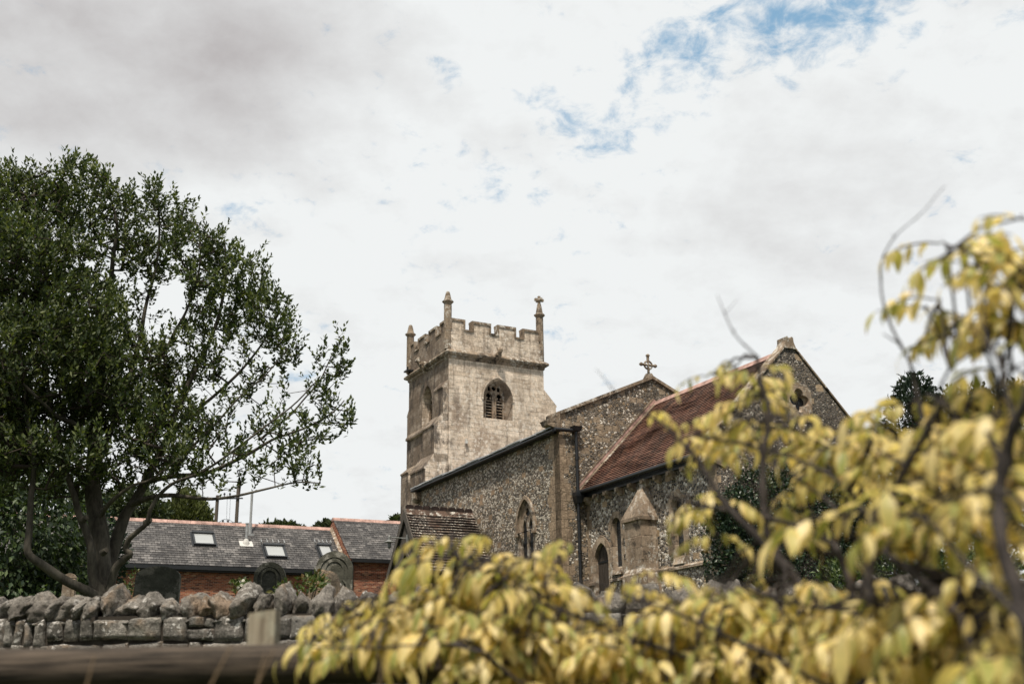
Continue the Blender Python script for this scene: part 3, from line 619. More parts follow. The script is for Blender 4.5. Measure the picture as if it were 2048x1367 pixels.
for (c_, zb, zt) in lan:
    s_ = CMB(); rd = random.Random(int(c_ * 10)); out_l, out_r = [], []; z = zb - .12; k = 0
    while z < zt - .1:
        h = rd.uniform(.26, .42); wl = .40 + (.16 if k % 2 else 0) + rd.uniform(-.04, .05); wr = .40 + (0 if k % 2 else .18) + rd.uniform(-.04, .05)
        out_l += [(c_ - wl, z), (c_ - wl, min(z + h, zt - .05))]; out_r += [(c_ + wr, z), (c_ + wr, min(z + h, zt - .05))]; z += h; k += 1
    poly = out_r + [(c_ + .36, zt + .0), (c_ + .2, zt + .22), (c_ - .2, zt + .22), (c_ - .36, zt + .0)] + out_l[::-1]
    hh = rounded(c_, zb, zt - .29, .292, 8); s_.plate(poly, [hh], (0, CS - .012, 0), X, Z, SN, .0, hole_depth=.012)
    s_.hexa([(c_ - .3, CS - .10, zb - .1), (c_ + .3, CS - .10, zb - .1), (c_ + .3, CS - .003, zb - .1), (c_ - .3, CS - .003, zb - .1), (c_ - .3, CS - .06, zb - .02), (c_ + .3, CS - .06, zb - .02), (c_ + .3, CS - .003, zb + .12), (c_ - .3, CS - .003, zb + .12)])
    lw = s_.build('lancet_window', M['dressed'], chancel)
    g_ = CMB(); g_.quad((c_ - .3, CS + .148, zb), (c_ + .3, CS + .148, zb), (c_ + .3, CS + .148, zt + .1), (c_ - .3, CS + .148, zt + .1), 0, [(0, 0), (.6, 0), (.6, 2.1), (0, 2.1)]); g_.build('window_glass', M['glass'], chancel)
dr = CMB()
dr.plate(pointed(14.72, 4.0, 6.0, 6.92, .72, 8), [dh], (0, CS - .03, 0), X, Z, SN, .028, hole_depth=.03)
dr.build('door_surround', M['dressed'], chancel)
dd = CMB()
for k in range(8): dd.box(14.22 + k * .125, 14.34 + k * .125, CS + .135, CS + .18, 4.0, 6.7)
dd.box(14.25, 15.2, CS + .12, CS + .135, 5.95, 6.02, 1); dd.box(14.25, 15.2, CS + .12, CS + .135, 4.9, 4.97, 1); dd.build('door', [M['oak'], M['iron']], chancel)
bt = CMB(); bx0, bx1, by = 17.30, 18.30, -3.94
bt.box(bx0, bx1, by, CS - .002, WB, 6.95); bt.hexa([(bx0 - .1, by - .1, WB), (bx1 + .1, by - .1, WB), (bx1 + .1, CS - .004, WB), (bx0 - .1, CS - .004, WB), (bx0 - .1, by - .1, 5.15), (bx1 + .1, by - .1, 5.15), (bx1 + .1, CS - .004, 5.15), (bx0 - .1, CS - .004, 5.15)])
bt.hexa([(bx0 - .1, by - .1, 5.15), (bx1 + .1, by - .1, 5.15), (bx1 + .1, CS - .004, 5.15), (bx0 - .1, CS - .004, 5.15), (bx0, by, 5.35), (bx1, by, 5.35), (bx1, CS - .004, 5.35), (bx0, CS - .004, 5.35)])
bc_ = (bx0 + bx1) / 2
q = [(bx0 - .08, by - .08, 6.95), (bx1 + .08, by - .08, 6.95), (bx1 + .08, CS - .004, 6.95), (bx0 - .08, CS - .004, 6.95)]
bt.hexa(q + [(a, b_, 7.06) for a, b_, _ in q], 1)
q2 = [(a, b_, 7.06) for a, b_, _ in q]; ap = [(bc_ - .03, CS - .16, 8.33), (bc_ + .03, CS - .16, 8.33), (bc_ + .03, CS - .004, 8.33), (bc_ - .03, CS - .004, 8.33)]
bt.hexa(q2 + ap, 1); bt.lathe((bc_, CS - .12, 0), [(.05, 8.3), (.09, 8.36), (.06, 8.46)], 6, 1)
bt.build('buttress', [M['dressed'], M['cap']], chancel)
qs = CMB(); qs.plate([(-.12, 9.98), (.74, 9.98), (.93, 10.2), (.93, 11.12), (.72, 11.32), (-.02, 11.36), (-.14, 11.1), (-.14, 10.3)], [foil(.40, 10.72, .225, .19, 4, math.pi / 2, 72)], (CE + .02, 0, 0), Y_, Z, X, .018, hole_depth=.02); qw = qs.build('quatrefoil_window', M['dressed'], chancel)
qg = CMB(); qg.quad((CE - .195, -.1, 10.2), (CE - .195, .9, 10.2), (CE - .195, .9, 11.3), (CE - .195, -.1, 11.3), 0, [(0, 0), (1, 0), (1, 1.1), (0, 1.1)]); qg.build('window_glass', M['glass'], chancel)
cc_ = CMB()
for s_ in (-1, 1):
    n_ = 6; hw = 3.62
    for k in range(n_):
        t0, t1 = k / n_, (k + .985) / n_; ya, yb = CA + s_ * hw * (1 - t0), CA + s_ * hw * (1 - t1); za, zb_ = 12.76 - gy * hw * (1 - t0), 12.76 - gy * hw * (1 - t1)
        cc_.hexa([(CE - .40, ya, za), (CE + .05, ya, za), (CE + .05, yb, zb_), (CE - .40, yb, zb_), (CE - .40, ya, za + .10), (CE + .05, ya, za + .08), (CE + .05, yb, zb_ + .08), (CE - .40, yb, zb_ + .10)])
for y0, y1 in ((CS - .36, CS + .35),):   # kneeler block at the south-east corner
    cc_.hexa([(CE - .6, CS - .30, 8.35), (CE + .04, CS - .30, 8.35), (CE + .04, CS + .3, 8.15), (CE - .6, CS + .3, 8.15), (CE - .6, CS - .36, 8.98), (CE + .04, CS - .36, 8.98), (CE + .04, CS + .3, 9.5), (CE - .6, CS + .3, 9.5)])
cc_.build('gable_coping', M['cap'], chancel)
ss = CMB()   # ridge-end saddle stone with upswept corners
ss.extrude([(CE - .40, CA - .27, 12.52), (CE - .40, CA - .17, 12.76), (CE - .40, CA - .16, 12.92), (CE - .40, CA - .10, 12.95), (CE - .40, CA, 12.85), (CE - .40, CA + .10, 12.95), (CE - .40, CA + .16, 12.92), (CE - .40, CA + .17, 12.76), (CE - .40, CA + .27, 12.52)], (.46, 0, 0))
ss.build('saddle_stone', M['cap'], chancel)

# rainwater pipe in the corner of nave and chancel
dp = CMB(); px_, py_ = NE + .14, -3.72
dp.tube([(px_, py_, 11.0), (px_, py_, 10.8), (px_ + .0, py_, 10.7), (px_, py_, 4.3)], .062, 8)
for z in (10.9, 9.9, 7.6, 6.4, 5.2): dp.tube([(px_, py_, z - .05), (px_, py_, z + .05)], .08, 8)
dp.hexa([(px_ - .1, py_ - .1, 8.2), (px_ + .1, py_ - .1, 8.2), (px_ + .1, py_ + .1, 8.2), (px_ - .1, py_ + .1, 8.2), (px_ - .17, py_ - .17, 8.45), (px_ + .17, py_ - .17, 8.45), (px_ + .17, py_ + .17, 8.45), (px_ - .17, py_ + .17, 8.45)])
dp.box(px_ - .17, px_ + .17, py_ - .17, py_ + .17, 8.45, 8.6); dp.hexa([(px_ - .14, py_ - .14, 10.95), (px_ + .14, py_ - .14, 10.95), (px_ + .14, py_ + .14, 10.95), (px_ - .14, py_ + .14, 10.95), (px_ - .2, py_ - .2, 11.12), (px_ + .2, py_ - .2, 11.12), (px_ + .2, py_ + .2, 11.12), (px_ - .2, py_ + .2, 11.12)])
dp.build('downpipe', M['iron'], church)

# porch
PX, PF, PZ = 6.19, -7.52, 8.98
hwp, zev = 1.95, 6.18
po = CMB()
for s_ in (-1, 1):
    po.box(PX + s_ * 1.5 - .12, PX + s_ * 1.5 + .12, PF + .25, NS - .01, WB, 5.0, 0)
    for k in range(6): po.box(PX + s_ * 1.5 - .09, PX + s_ * 1.5 + .09, PF + .3 + k * .55, PF + .46 + k * .55, 5.0, 6.7, 1)
    po.box(PX + s_ * 1.5 - .1, PX + s_ * 1.5 + .1, PF + .2, NS - .01, 6.55, 6.72, 1)
porch = po.build('porch', [M['nave_flint'], M['oak']], church)
pr_ = CMB()
roof_rows(pr_, (PX + hwp, PF, zev), (PX + hwp, NS - .01, zev), (PX, PF, PZ - .1), (PX, NS - .01, PZ - .1), 22, .055, 0, .3, .025, 11)
roof_rows(pr_, (PX - hwp, NS - .01, zev), (PX - hwp, PF, zev), (PX, NS - .01, PZ - .1), (PX, PF, PZ - .1), 26, .03, 0, .3, .02, 12)
for s_ in (-1, 1): pr_.quad((PX + s_ * (hwp - .05), PF + .05, zev - .05), (PX + s_ * (hwp - .05), NS - .01, zev - .05), (PX, NS - .01, PZ - .2), (PX, PF + .05, PZ - .2), 1)
pr_.build('roof', [M['porch_tile'], M['oak']], porch)
for k in range(8):   # crested ridge tiles
    rt = CMB(); y0 = PF + .01 + k * .39; y1 = y0 + .375
    rt.extrude([(PX - .20, y0, PZ - .28), (PX - .05, y0, PZ - .04), (PX + .05, y0, PZ - .04), (PX + .20, y0, PZ - .28)], (0, y1 - y0, 0), 0)
    rt.extrude([(PX - .03, y0 + .01, PZ - .05), (PX - .03, y1 - .01, PZ - .05), (PX - .03, y1 - .01, PZ + .08), (PX - .03, y1 - .07, PZ + .14), (PX - .03, y0 + .07, PZ + .14), (PX - .03, y0 + .01, PZ + .08)], (.06, 0, 0), 1)
    rt.build('ridge_tile', [M['ridge_lichen'], M['ridge_dark']], porch)
bg = CMB()
for s_ in (-1, 1):   # bargeboards
    bg.extrude([(PX, PF - .06, PZ - .06), (PX + s_ * (hwp + .06), PF - .06, zev - .02), (PX + s_ * (hwp - .02), PF - .06, zev - .32), (PX, PF - .06, PZ - .48)], (0, .06, 0))
bg.build('bargeboard', M['board'], porch)
gb = CMB()
for k in range(18):   # boarded gable with a pointed opening below
    x0 = PX - 1.62 + k * .18; xm = x0 + .09 - PX; top = PZ - .3 - abs(xm) * ((PZ - zev) / hwp); bot = 7.15 - abs(xm) * .75
    if top > bot: gb.box(x0, x0 + .17, PF + .06, PF + .09, bot, top)
for s_ in (-1, 1): gb.extrude([(PX, PF + .02, 7.25), (PX + s_ * 1.6, PF + .02, 6.0), (PX + s_ * 1.6, PF + .02, 5.85), (PX, PF + .02, 7.08)], (0, .05, 0))
gb.build('gable_boards', M['board'], porch)
dkp = CMB(); dkp.quad((PX - 1.7, NS - .02, WB), (PX + 1.7, NS - .02, WB), (PX + 1.7, NS - .02, 6.4), (PX - 1.7, NS - .02, 6.4)); dkp.build('inner_door', M['oak'], porch)
lp = CMB(); l0 = Vector((PX + .35, PF + .0, 7.66))
lp.box(PX + .3, PX + .42, PF - .06, PF + .06, 7.45, 7.82); lp.tube([l0, l0 + Vector((-.25, -.3, .04)), l0 + Vector((-.5, -.62, .1))], .022, 6)
lq = l0 + Vector((-.5, -.62, .1)); lp.lathe(tuple(lq), [(.03, .05), (.06, 0), (.06, -.12), (.2, -.2), (.21, -.22), (.07, -.23), (.075, -.42), (.03, -.48)], 10); lp.build('lantern', M['lamp_grey'], porch)

# ------------------------------------------------------------------ barn and brick house
BO = np.array([-14.80731, 44.0, 0]); BAZ = math.atan2(.4140643, .91024763); BG = 3.9
def bz(z): return z - BG
BK = 1.35
def bplace(o): o.location = (BO[0] * BK, BO[1] * BK, 1 + (BG - 1) * BK); o.scale = (BK, BK, BK)
barn = empty('barn', (BO[0], BO[1], BG), BAZ); bplace(barn); tag(barn, 'long low red brick barn under a dark slate roof with three rooflights', 'barn')
class BMB(MB):
    def build(s, name, mats, parent=None, recalc=True):
        s.v = [(x, y, z - BG) for x, y, z in s.v]; return MB.build(s, name, mats, parent, recalc)
# local: x along, y away from the viewer (front wall at y = -2.55)
RZ, EZ, FW, PT = 8.14, 6.12, -2.55, math.tan(R(36))
bx = BMB(); bx.box(-7.0, 7.95, FW, 2.6, 2.6, 6.2)
bx.extrude([(-7.0, FW, 6.2), (-7.0, 2.6, 6.2), (-7.0, 0, 8.05)], (.3, 0, 0)); bx.build('wall', M['brick'], barn)
br = BMB(); roof_rows(br, (-7.1, -2.78, EZ), (7.93, -2.78, EZ), (-7.1, 0, RZ), (7.93, 0, RZ), 20, .014, 0, .9, .006, 21); roof_rows(br, (7.93, 2.78, EZ), (-7.1, 2.78, EZ), (7.93, 0, RZ), (-7.1, 0, RZ), 20, .014, 0, .9, .006, 22)
for k in range(34): x0 = -7.1 + k * .442; br.extrude([(x0, -.17, RZ - .10), (x0, -.07, RZ + .035), (x0, .07, RZ + .035), (x0, .17, RZ - .10)], (.43, 0, 0), 1)
br.build('roof', [M['slate'], M['ridge_red']], barn)
gt = BMB(); gt.box(-7.1, 7.9, -2.86, -2.74, EZ - .16, EZ - .02); gt.box(-7.05, 7.9, -2.74, FW - .003, EZ - .22, EZ - .1); gt.build('gutter', M['iron'], barn)
def on_roof(x, yf): return Vector((x, -yf, RZ - yf * PT))
rn = Vector((0, -PT, 1)).normalized(); rd_ = Vector((0, -1, -PT)).normalized()
def rooflight(x0, x1, y0, shade=False):
    fr = BMB(); pn = BMB(); a = on_roof(x0, y0) + rn * .03; L = .98; xv = Vector((1, 0, 0))
    def slab(mb, u0, u1, w0, w1, h0, h1, m=0):
        P = lambda u, w, h: a + xv * u + rd_ * w + rn * h
        mb.hexa([P(u0, w0, h0), P(u1, w0, h0), P(u1, w1, h0), P(u0, w1, h0), P(u0, w0, h1), P(u1, w0, h1), P(u1, w1, h1), P(u0, w1, h1)], m)
    W = x1 - x0
    slab(fr, 0, W, 0, .13, 0, .12); slab(fr, 0, W, L - .07, L, 0, .08); slab(fr, 0, .07, .13, L - .07, 0, .08); slab(fr, W - .07, W, .13, L - .07, 0, .08)
    slab(fr, -.06, W + .06, -.06, L + .05, -.05, .004, 0)
    if shade:
        for k in range(5): u = -.05 + (W + .1) * k / 4; slab(fr, u, u + .025, -.32, -.1, 0, .1, 2)
    f = fr.build('rooflight', [M['iron'], M['lead'], M['zinc']], barn); slab(pn, .07, W - .07, .13, L - .07, .02, .05); pn.build('pane', M['skylight'], f)
rooflight(2.14, 2.97, .80); rooflight(4.79, 5.60, 1.40, True); rooflight(6.96, 7.52, 1.26, True)
fp = BMB(); q = on_roof(4.43, .62); fp.tube([q - Vector((0, 0, .1)), q + Vector((0, 0, .42))], .07, 10); fp.tube([q + Vector((0, 0, .40)), q + Vector((0, 0, 1.62))], .052, 10)
fp.tube([q + Vector((0, 0, 1.62)), q + Vector((0, 0, 1.68))], .06, 10); fp.box(q.x - .14, q.x + .14, q.y - .15, q.y + .1, q.z - .16, q.z - .02); fp.build('flue_pipe', M['zinc'], barn)
fp = BMB(); q = on_roof(4.16, 1.33); fp.hexa([q + rd_ * a + Vector((b_, 0, 0)) + rn * h for h in (0.01, .03) for a, b_ in ((-.2, -.26), (-.2, .26), (.22, .26), (.22, -.26))], 1)
fp.lathe(tuple(q), [(.15, -.1), (.13, .06), (.09, .17), (.06, .2)], 10, 1); fp.tube([q + Vector((0, 0, .2)), q + Vector((0, 0, .78))], .055, 10); fp.tube([q + Vector((0, 0, .78)), q + Vector((0, 0, .82))], .07, 10); fp.build('flue_pipe', [M['zinc'], M['white']], barn)
vf = BMB()
for k in range(16):   # stepped lead flashing where the barn roof meets the taller gable
    y0 = .05 + k * .168; a = on_roof(7.93, y0) + rn * .01; b2 = on_roof(7.93, y0 + .16) + rn * .01; vf.hexa([a - Vector((.14, 0, 0)), a, b2, b2 - Vector((.12, 0, 0)), a + rn * .03 - Vector((.14, 0, 0)), a + Vector((0, 0, .11)), b2 + Vector((0, 0, .06)), b2 + rn * .03 - Vector((.12, 0, 0))])
vf.build('flashing', M['cap'], barn)
house = empty('brick_house', (BO[0], BO[1], BG), BAZ); bplace(house); tag(house, 'red brick building with a higher slate roof joined onto the end of the barn', 'house')
hw_ = BMB(); Z2, E2 = 8.56, 6.60
hw_.box(7.96, 13.5, FW - .02, 2.7, 2.6, 6.65); hw_.extrude([(7.96, -2.72, E2 - .06), (7.96, 2.72, E2 - .06), (7.96, 0, Z2 - .03)], (.24, 0, 0)); hw_.extrude([(13.2, -2.72, E2 - .06), (13.2, 2.72, E2 - .06), (13.2, 0, Z2 - .03)], (.24, 0, 0))
hw_.build('wall', M['brick'], house)
hr = BMB(); roof_rows(hr, (7.94, -2.76, E2), (13.6, -2.76, E2), (7.94, 0, Z2), (13.6, 0, Z2), 20, .014, 0, .9, .006, 31); roof_rows(hr, (13.6, 2.76, E2), (7.94, 2.76, E2), (13.6, 0, Z2), (7.94, 0, Z2), 20, .014, 0, .9, .006, 32)
for k in range(12): x0 = 7.94 + k * .46; hr.extrude([(x0, -.17, Z2 - .10), (x0, -.07, Z2 + .035), (x0, .07, Z2 + .035), (x0, .17, Z2 - .10)], (.45, 0, 0), 1)
hr.build('roof', [M['slate'], M['ridge_red']], house)
gt = BMB(); gt.box(8.0, 13.5, -2.86, -2.77, E2 - .14, E2 - .01); gt.tube([(8.06, FW - .12, E2 - .1), (8.06, FW - .1, 3.0)], .05, 8); gt.build('gutter', M['iron'], house)

# ------------------------------------------------------------------ ground
def ground_z(y):
    y = abs(y) if y < 0 else y
    pts = [(0, 0), (9.2, 0), (9.3, .95), (16, 1.5), (22, 2.2), (38, 3.95), (48, 4.2), (62, 4.3), (120, 7), (700, 30)]
    for (a, za), (b_, zb_) in zip(pts[:-1], pts[1:]):
        if a <= y <= b_: return za + (zb_ - za) * (y - a) / (b_ - a)
    return 30
gm = MB(); ys = [-60, -20, -6, 0, 3, 6, 8.6, 9.2, 9.3, 10.5, 12, 14, 16, 19, 22, 26, 30, 34, 38, 43, 48, 55, 62, 80, 120, 300, 700]; xs = [-500, -150, -60, -35, -25, -20, -16, -13, -10, -8, -6, -4, -2, 0, 2, 4, 6, 8, 10, 13, 16, 20, 25, 35, 60, 150, 500]
gm.add([(x, y, (0 if y < 0 else ground_z(y)) + (mnoise.noise(Vector((x * .3, y * .3, 0))) * .12 if 9.5 < y < 100 else 0)) for y in ys for x in xs], [(j * len(xs) + i, j * len(xs) + i + 1, (j + 1) * len(xs) + i + 1, (j + 1) * len(xs) + i) for j in range(len(ys) - 1) for i in range(len(xs) - 1)], smooth=True)
tag(gm.build('ground', M['grass'], recalc=False), 'grassy churchyard bank rising behind the stone wall', 'ground', kind='structure')

# ------------------------------------------------------------------ dry stone wall with cock-and-hen coping
def rock_mesh(mb, c, sz, seed, lean=0.0, sub=3, box=.6, m=0, rough=.16, taper=.25):
    """irregular upright stone; c = base centre, sz = (x, y, z)"""
    bm = bmesh.new(); bmesh.ops.create_icosphere(bm, subdivisions=sub, radius=1.0)
    o = Vector((seed * 3.17, seed * 1.31, seed * .77)); vs = []
    rd = random.Random(seed); cut = [(Vector((rd.uniform(-1, 1), rd.uniform(-1, .3), rd.uniform(-.4, 1))).normalized(), rd.uniform(.62, .85)) for _ in range(11)]
    for v in bm.verts:
        p = v.co.copy(); k = max(abs(p.x), abs(p.y), abs(p.z)); p = p.lerp(p / k, box) if k > 0 else p
        for n_, d in cut:
            e = p.dot(n_) - d
            if e > 0: p -= n_ * e * .96
        nz = mnoise.noise(p * 1.3 + o) * rough * 1.1 + mnoise.noise(p * 3.5 + o) * rough * .9 + mnoise.noise(p * 8 + o) * rough * .5 + mnoise.noise(p * 17 + o) * rough * .28
        p = p * (1 + nz); f = 1 - taper * max(0, p.z)
        x, y, z = p.x * sz[0] / 2 * f, p.y * sz[1] / 2 * f, (p.z + 1) * sz[2] / 2
        vs.append((c[0] + x + lean * z, c[1] + y, c[2] + z))
    idx = {v: i for i, v in enumerate(bm.verts)}; fs = [tuple(idx[v] for v in f.verts) for f in bm.faces]; bm.free()
    mb.add(vs, fs, m, smooth=True)
WY = 9.0; wall = empty('stone_wall', (0, WY, 0)); tag(wall, 'rough stone wall topped with upright jagged boulders behind the wooden rail', 'wall')
# (left, right, top, base) of each coping stone as surveyed along the wall, then leans
cop = [(-28, 6, 1180, 1234, .1), (0, 34, 1181, 1233, .25), (20, 72, 1183, 1236, .35), (40, 84, 1188, 1236, .45), (58, 128, 1180, 1237, .22), (96, 140, 1192, 1238, .35), (118, 190, 1182, 1237, .2), (152, 190, 1190, 1238, .3), (172, 208, 1186, 1238, .3),
       (200, 250, 1164, 1238, .12), (233, 292, 1191, 1238, .12), (272, 334, 1178, 1237, -.03), (322, 366, 1193, 1238, -.1), (363, 414, 1176, 1234, .05), (396, 436, 1177, 1226, 0), (412, 472, 1188, 1238, .0), (466, 524, 1164, 1240, .22), (502, 550, 1184, 1236, .15),
       (546, 586, 1164, 1236, -.02), (584, 620, 1186, 1236, 0), (620, 676, 1175, 1234, .12), (664, 716, 1180, 1238, -.08)]
xq = 716
rd = random.Random(5)
while xq < 3000:
    w_ = rd.uniform(38, 68); cop.append((xq - 6, xq + w_, rd.uniform(1168, 1192), 1238, rd.uniform(-.1, .25))); xq += w_ - 6
xq = -28
while xq > -900:
    w_ = rd.uniform(38, 68); cop.append((xq - w_, xq + 6, rd.uniform(1168, 1192), 1236, rd.uniform(0, .35))); xq -= w_ - 6
for i, (l, r_, t_, b_, le) in enumerate(cop):
    h = (b_ + 6 - t_) * pxm(WY) * 1.02; w_ = (r_ - l) * pxm(WY) * 1.0; x0 = (at((l + r_) / 2, 1230, WY)[0]) - le * h * .5
    zb = 1.655
    mb = MB(); rock_mesh(mb, (x0, rd.uniform(-.05, .05), zb), (w_ * 1.12, rd.uniform(.3, .42), h), 11 + i, le, 4 if -60 < l < 800 else 3, .55, 0, .15, rd.uniform(.15, .45))
    mb.build('coping_stone', M['rock'], wall, recalc=False)
core = MB(); core.box(-11, 14, -.12, .30, -.2, 1.70); core.build('mortar_core', M['mortar'], wall)
bl = MB()
def block(x0, x1, z0, z1, seed, ny=5):
    n_, mrows = max(6, int((x1 - x0) / .02)), 8; o = Vector((seed * 1.7, seed * .9, seed * 2.3)); rd = random.Random(seed)
    tk = [(rd.uniform(-.012, .012), rd.uniform(-.012, .012)) for _ in range(4)]; pr = rd.uniform(.03, .085); vs = []
    for j in range(mrows + 1):
        for i in range(n_ + 1):
            u, v_ = i / n_, j / mrows
            x = x0 + (x1 - x0) * u; z = z0 + (z1 - z0) * v_
            c0 = [tk[0][k] * (1 - u) * (1 - v_) + tk[1][k] * u * (1 - v_) + tk[2][k] * u * v_ + tk[3][k] * (1 - u) * v_ for k in (0, 1)]
            e = min(1, 9 * min(u, 1 - u) * (x1 - x0) / .2, 7 * min(v_, 1 - v_)); p = Vector((x * 5, z * 5, 0)) + o
            d = pr * (e ** .45) + (mnoise.noise(p) * .03 + mnoise.noise(p * 3) * .015) * e
            d += .028; vs.append((x + c0[0] + mnoise.noise(p * 1.2 + Vector((9, 0, 0))) * .012, -.10 - d, z + c0[1] + mnoise.noise(p * 1.2) * .012))
    fs = [(j * (n_ + 1) + i, j * (n_ + 1) + i + 1, (j + 1) * (n_ + 1) + i + 1, (j + 1) * (n_ + 1) + i) for j in range(mrows) for i in range(n_)]
    bl.add(vs, fs, 0, smooth=True)
row1 = [0, 26, 44, 62, 80, 106, 140, 175, 200, 269, 334, 385, 437, 495, 545, 588, 680]
seed = 100; px2x = lambda p: float(at(p, 1255, WY)[0])
row1x = [px2x(p) for p in row1]
def fill_row(x_from, x_to, z0, z1, wr):
    global seed
    x = x_from; rd = random.Random(int(z0 * 100) + int(x_from * 10))
    while x < x_to:
        w_ = rd.uniform(*wr); course(x, min(x + w_, x_to), z0 + .004, z1 - .004, rd); x += w_
def course(a, b_, z0, z1, rd):
    global seed
    if (b_ - a) > .17 and rd.random() < .3:
        zm = z0 + (z1 - z0) * rd.uniform(.35, .65); m_ = a + (b_ - a) * rd.uniform(.3, .7)
        block(a + .003, b_ - .003, z0, zm - .003, seed); block(a + .003, m_ - .003, zm + .003, z1, seed + 1); block(m_ + .003, b_ - .003, zm + .003, z1 - rd.uniform(0, .02), seed + 2); seed += 3
    else: block(a + .003, b_ - .003, z0 + rd.uniform(-.008, .008), z1 + rd.uniform(-.015, .008), seed); seed += 1
rdc = random.Random(17)
for a, b_ in zip(row1x[:-1], row1x[1:]): course(a, b_, 1.515 if b_ > px2x(110) else 1.46, 1.69, rdc)
fill_row(-10.5, row1x[0], 1.48, 1.665, (.12, .3)); fill_row(row1x[-1], 13.5, 1.515, 1.665, (.16, .4))
zt = 1.505; rd = random.Random(3)
while zt > .02:
    h = rd.uniform(.13, .2); z0 = max(-.1, zt - h); fill_row(-10.5, 13.5, z0, zt, (.2, .46)); zt = z0
for k in range(70):   # pinning stones in the bed under the coping
    x = -4.2 + k * .12 + rd.uniform(-.04, .04); rock_mesh(bl, (x, -.10, 1.635), (rd.uniform(.06, .16), .15, rd.uniform(.02, .05)), 900 + k, 0, 2, .6, 0, .15)
bl.build('stonework', M['block'], wall, recalc=False)

# ------------------------------------------------------------------ gravestones
def stone(name, label, xc, Yd, w, ztop, style, mat, face=None, t=.11, tilt=0.0, shoulder=.2):
    gz = ground_z(Yd) - .15; root = empty(name, (xc, Yd, gz), R(4)); root.rotation_euler.y = tilt; tag(root, label, 'gravestone', 'gravestones behind the wall'); h = ztop - gz; hw = w / 2
    if style == 'segment':
        out = [(-hw, 0), (hw, 0), (hw, h - shoulder)] + [(hw * math.cos(a), h - shoulder + .035 + (shoulder - .035) * math.sin(a)) for a in [math.pi * k / 16 for k in range(1, 16)]] + [(-hw, h - shoulder)]
    else: out = rounded(0, 0, h - hw, hw, 20)
    mb = MB(); mb.plate(out, [], (0, -t / 2, 0), X, Z, (0, -1, 0), t); mb.build('slab', mat, root)
    if face:
        i_ = hw * .74; zs_ = h - hw; f = MB()
        f.plate(rounded(0, .2, zs_, hw * .985, 20), [rounded(0, .25, zs_ - .02, i_, 20)], (0, -t / 2 - .022, 0), X, Z, (0, -1, 0), .021); f.build('moulded_rim', mat, root)
        g = MB(); tre = rounded(0, .2, zs_ + .02, i_ * .72, 16); g.plate(tre, [rounded(0, .22, zs_ + .0, i_ * .60, 16)], (0, -t / 2 - .02, 0), X, Z, (0, -1, 0), .019)
        for s_ in (-1, 1): g.tube([(s_ * i_ * .98, -t / 2 - .012, zs_ - .34), (s_ * i_ * .9, -t / 2 - .012, zs_ - .22), (s_ * i_ * .62, -t / 2 - .012, zs_ - .16)], .02, 6)
        g.build('carved_arch', mat, root)
        p = MB(); p.plate(rounded(0, .3, zs_, i_ * .99, 16), [], (0, -t / 2 - .003, 0), X, Z, (0, -1, 0), 0); p.build('inscription_panel', face, root)
    return root
def sx(x, y, Y): return float(at(x, y, Y)[0])
stone('gravestone', 'plain blackened gravestone with a shallow curved top, nearest the big tree trunk', sx(317, 1150, 18), 18, .68, 3.17, 'segment', M['grave_dark'], None)
stone('gravestone', 'small dark round-topped gravestone with a carved arch and pale lichen specks', sx(540, 1150, 18), 18, .49, 3.21, 'round', M['grave_grey'], M['grave_face'])
stone('gravestone', 'tall grey-green round-topped gravestone standing in front of the brick house corner', sx(669, 1140, 18), 18, .58, 3.36, 'round', M['grave_grey'], M['grave_grey'])
stone('gravestone', 'tiny pale round-headed gravestone half hidden behind the lowest tree limb', sx(341, 1160, 19) if 0 else sx(140, 1160, 19), 19, .2, 3.2, 'round', M['weathered'], None, .1)
gr = empty('gravestone', (sx(648, 1190, 13), 13, 1.2)); tag(gr, 'low humped gravestone mottled with brown and white lichen just over the wall', 'gravestone', 'gravestones behind the wall')
mb = MB(); rock_mesh(mb, (0, 0, 0), (.80, .16, (float(at(648, 1152, 13)[2]) - 1.2) * 1.06), 77, 0, 4, .35, 0, .05, .1); mb.build('slab', M['grave_lichen'], gr, recalc=False)

# ------------------------------------------------------------------ fence, dry stalks
RY = 3.0
fence = empty('rail_fence', (0, RY, 0)); tag(fence, 'weathered wooden post and rail fence crossing the foreground', 'fence')
rl = MB(); zc = 1.112; rr_ = .052; n = 40
vs, fs = [], []; K = 18
for i in range(n + 1):
    x = -3.4 + 6.6 * i / n
    for j in range(K):
        a = 2 * math.pi * j / K; rad = rr_ * (1 + .05 * mnoise.noise(Vector((x * 1.5, math.cos(a) * 1.2, math.sin(a) * 1.2))) + .02 * mnoise.noise(Vector((x * 8, a, 2))))
        vs.append((x, rad * math.cos(a), zc + rad * math.sin(a) + .004 * math.sin(x * 1.7)))
fs = [(i * K + j, i * K + (j + 1) % K, (i + 1) * K + (j + 1) % K, (i + 1) * K + j) for i in range(n) for j in range(K)]
rl.add(vs, fs, 0, smooth=True); rl.build('rail', M['rail'], fence)
for xp in (sx(525, 1260, 3.09), sx(525, 1260, 3.09) - 1.75, sx(525, 1260, 3.09) + 1.8):
    ps = MB(); bm = bmesh.new(); bmesh.ops.create_cube(bm, size=1); bmesh.ops.bevel(bm, geom=bm.edges[:], offset=.08, segments=2, affect='EDGES')
    hz = 1.255
    idx = {v: i for i, v in enumerate(bm.verts)}
    ps.add([(xp + v.co.x * .084 + (v.co.z) * .004, .10 + v.co.y * .084, (v.co.z + .5) * hz + (.012 * v.co.x - .006 if v.co.z > .3 else 0)) for v in bm.verts], [tuple(idx[v] for v in f.verts) for f in bm.faces]); bm.free()
    ps.build('post', M['post'], fence)
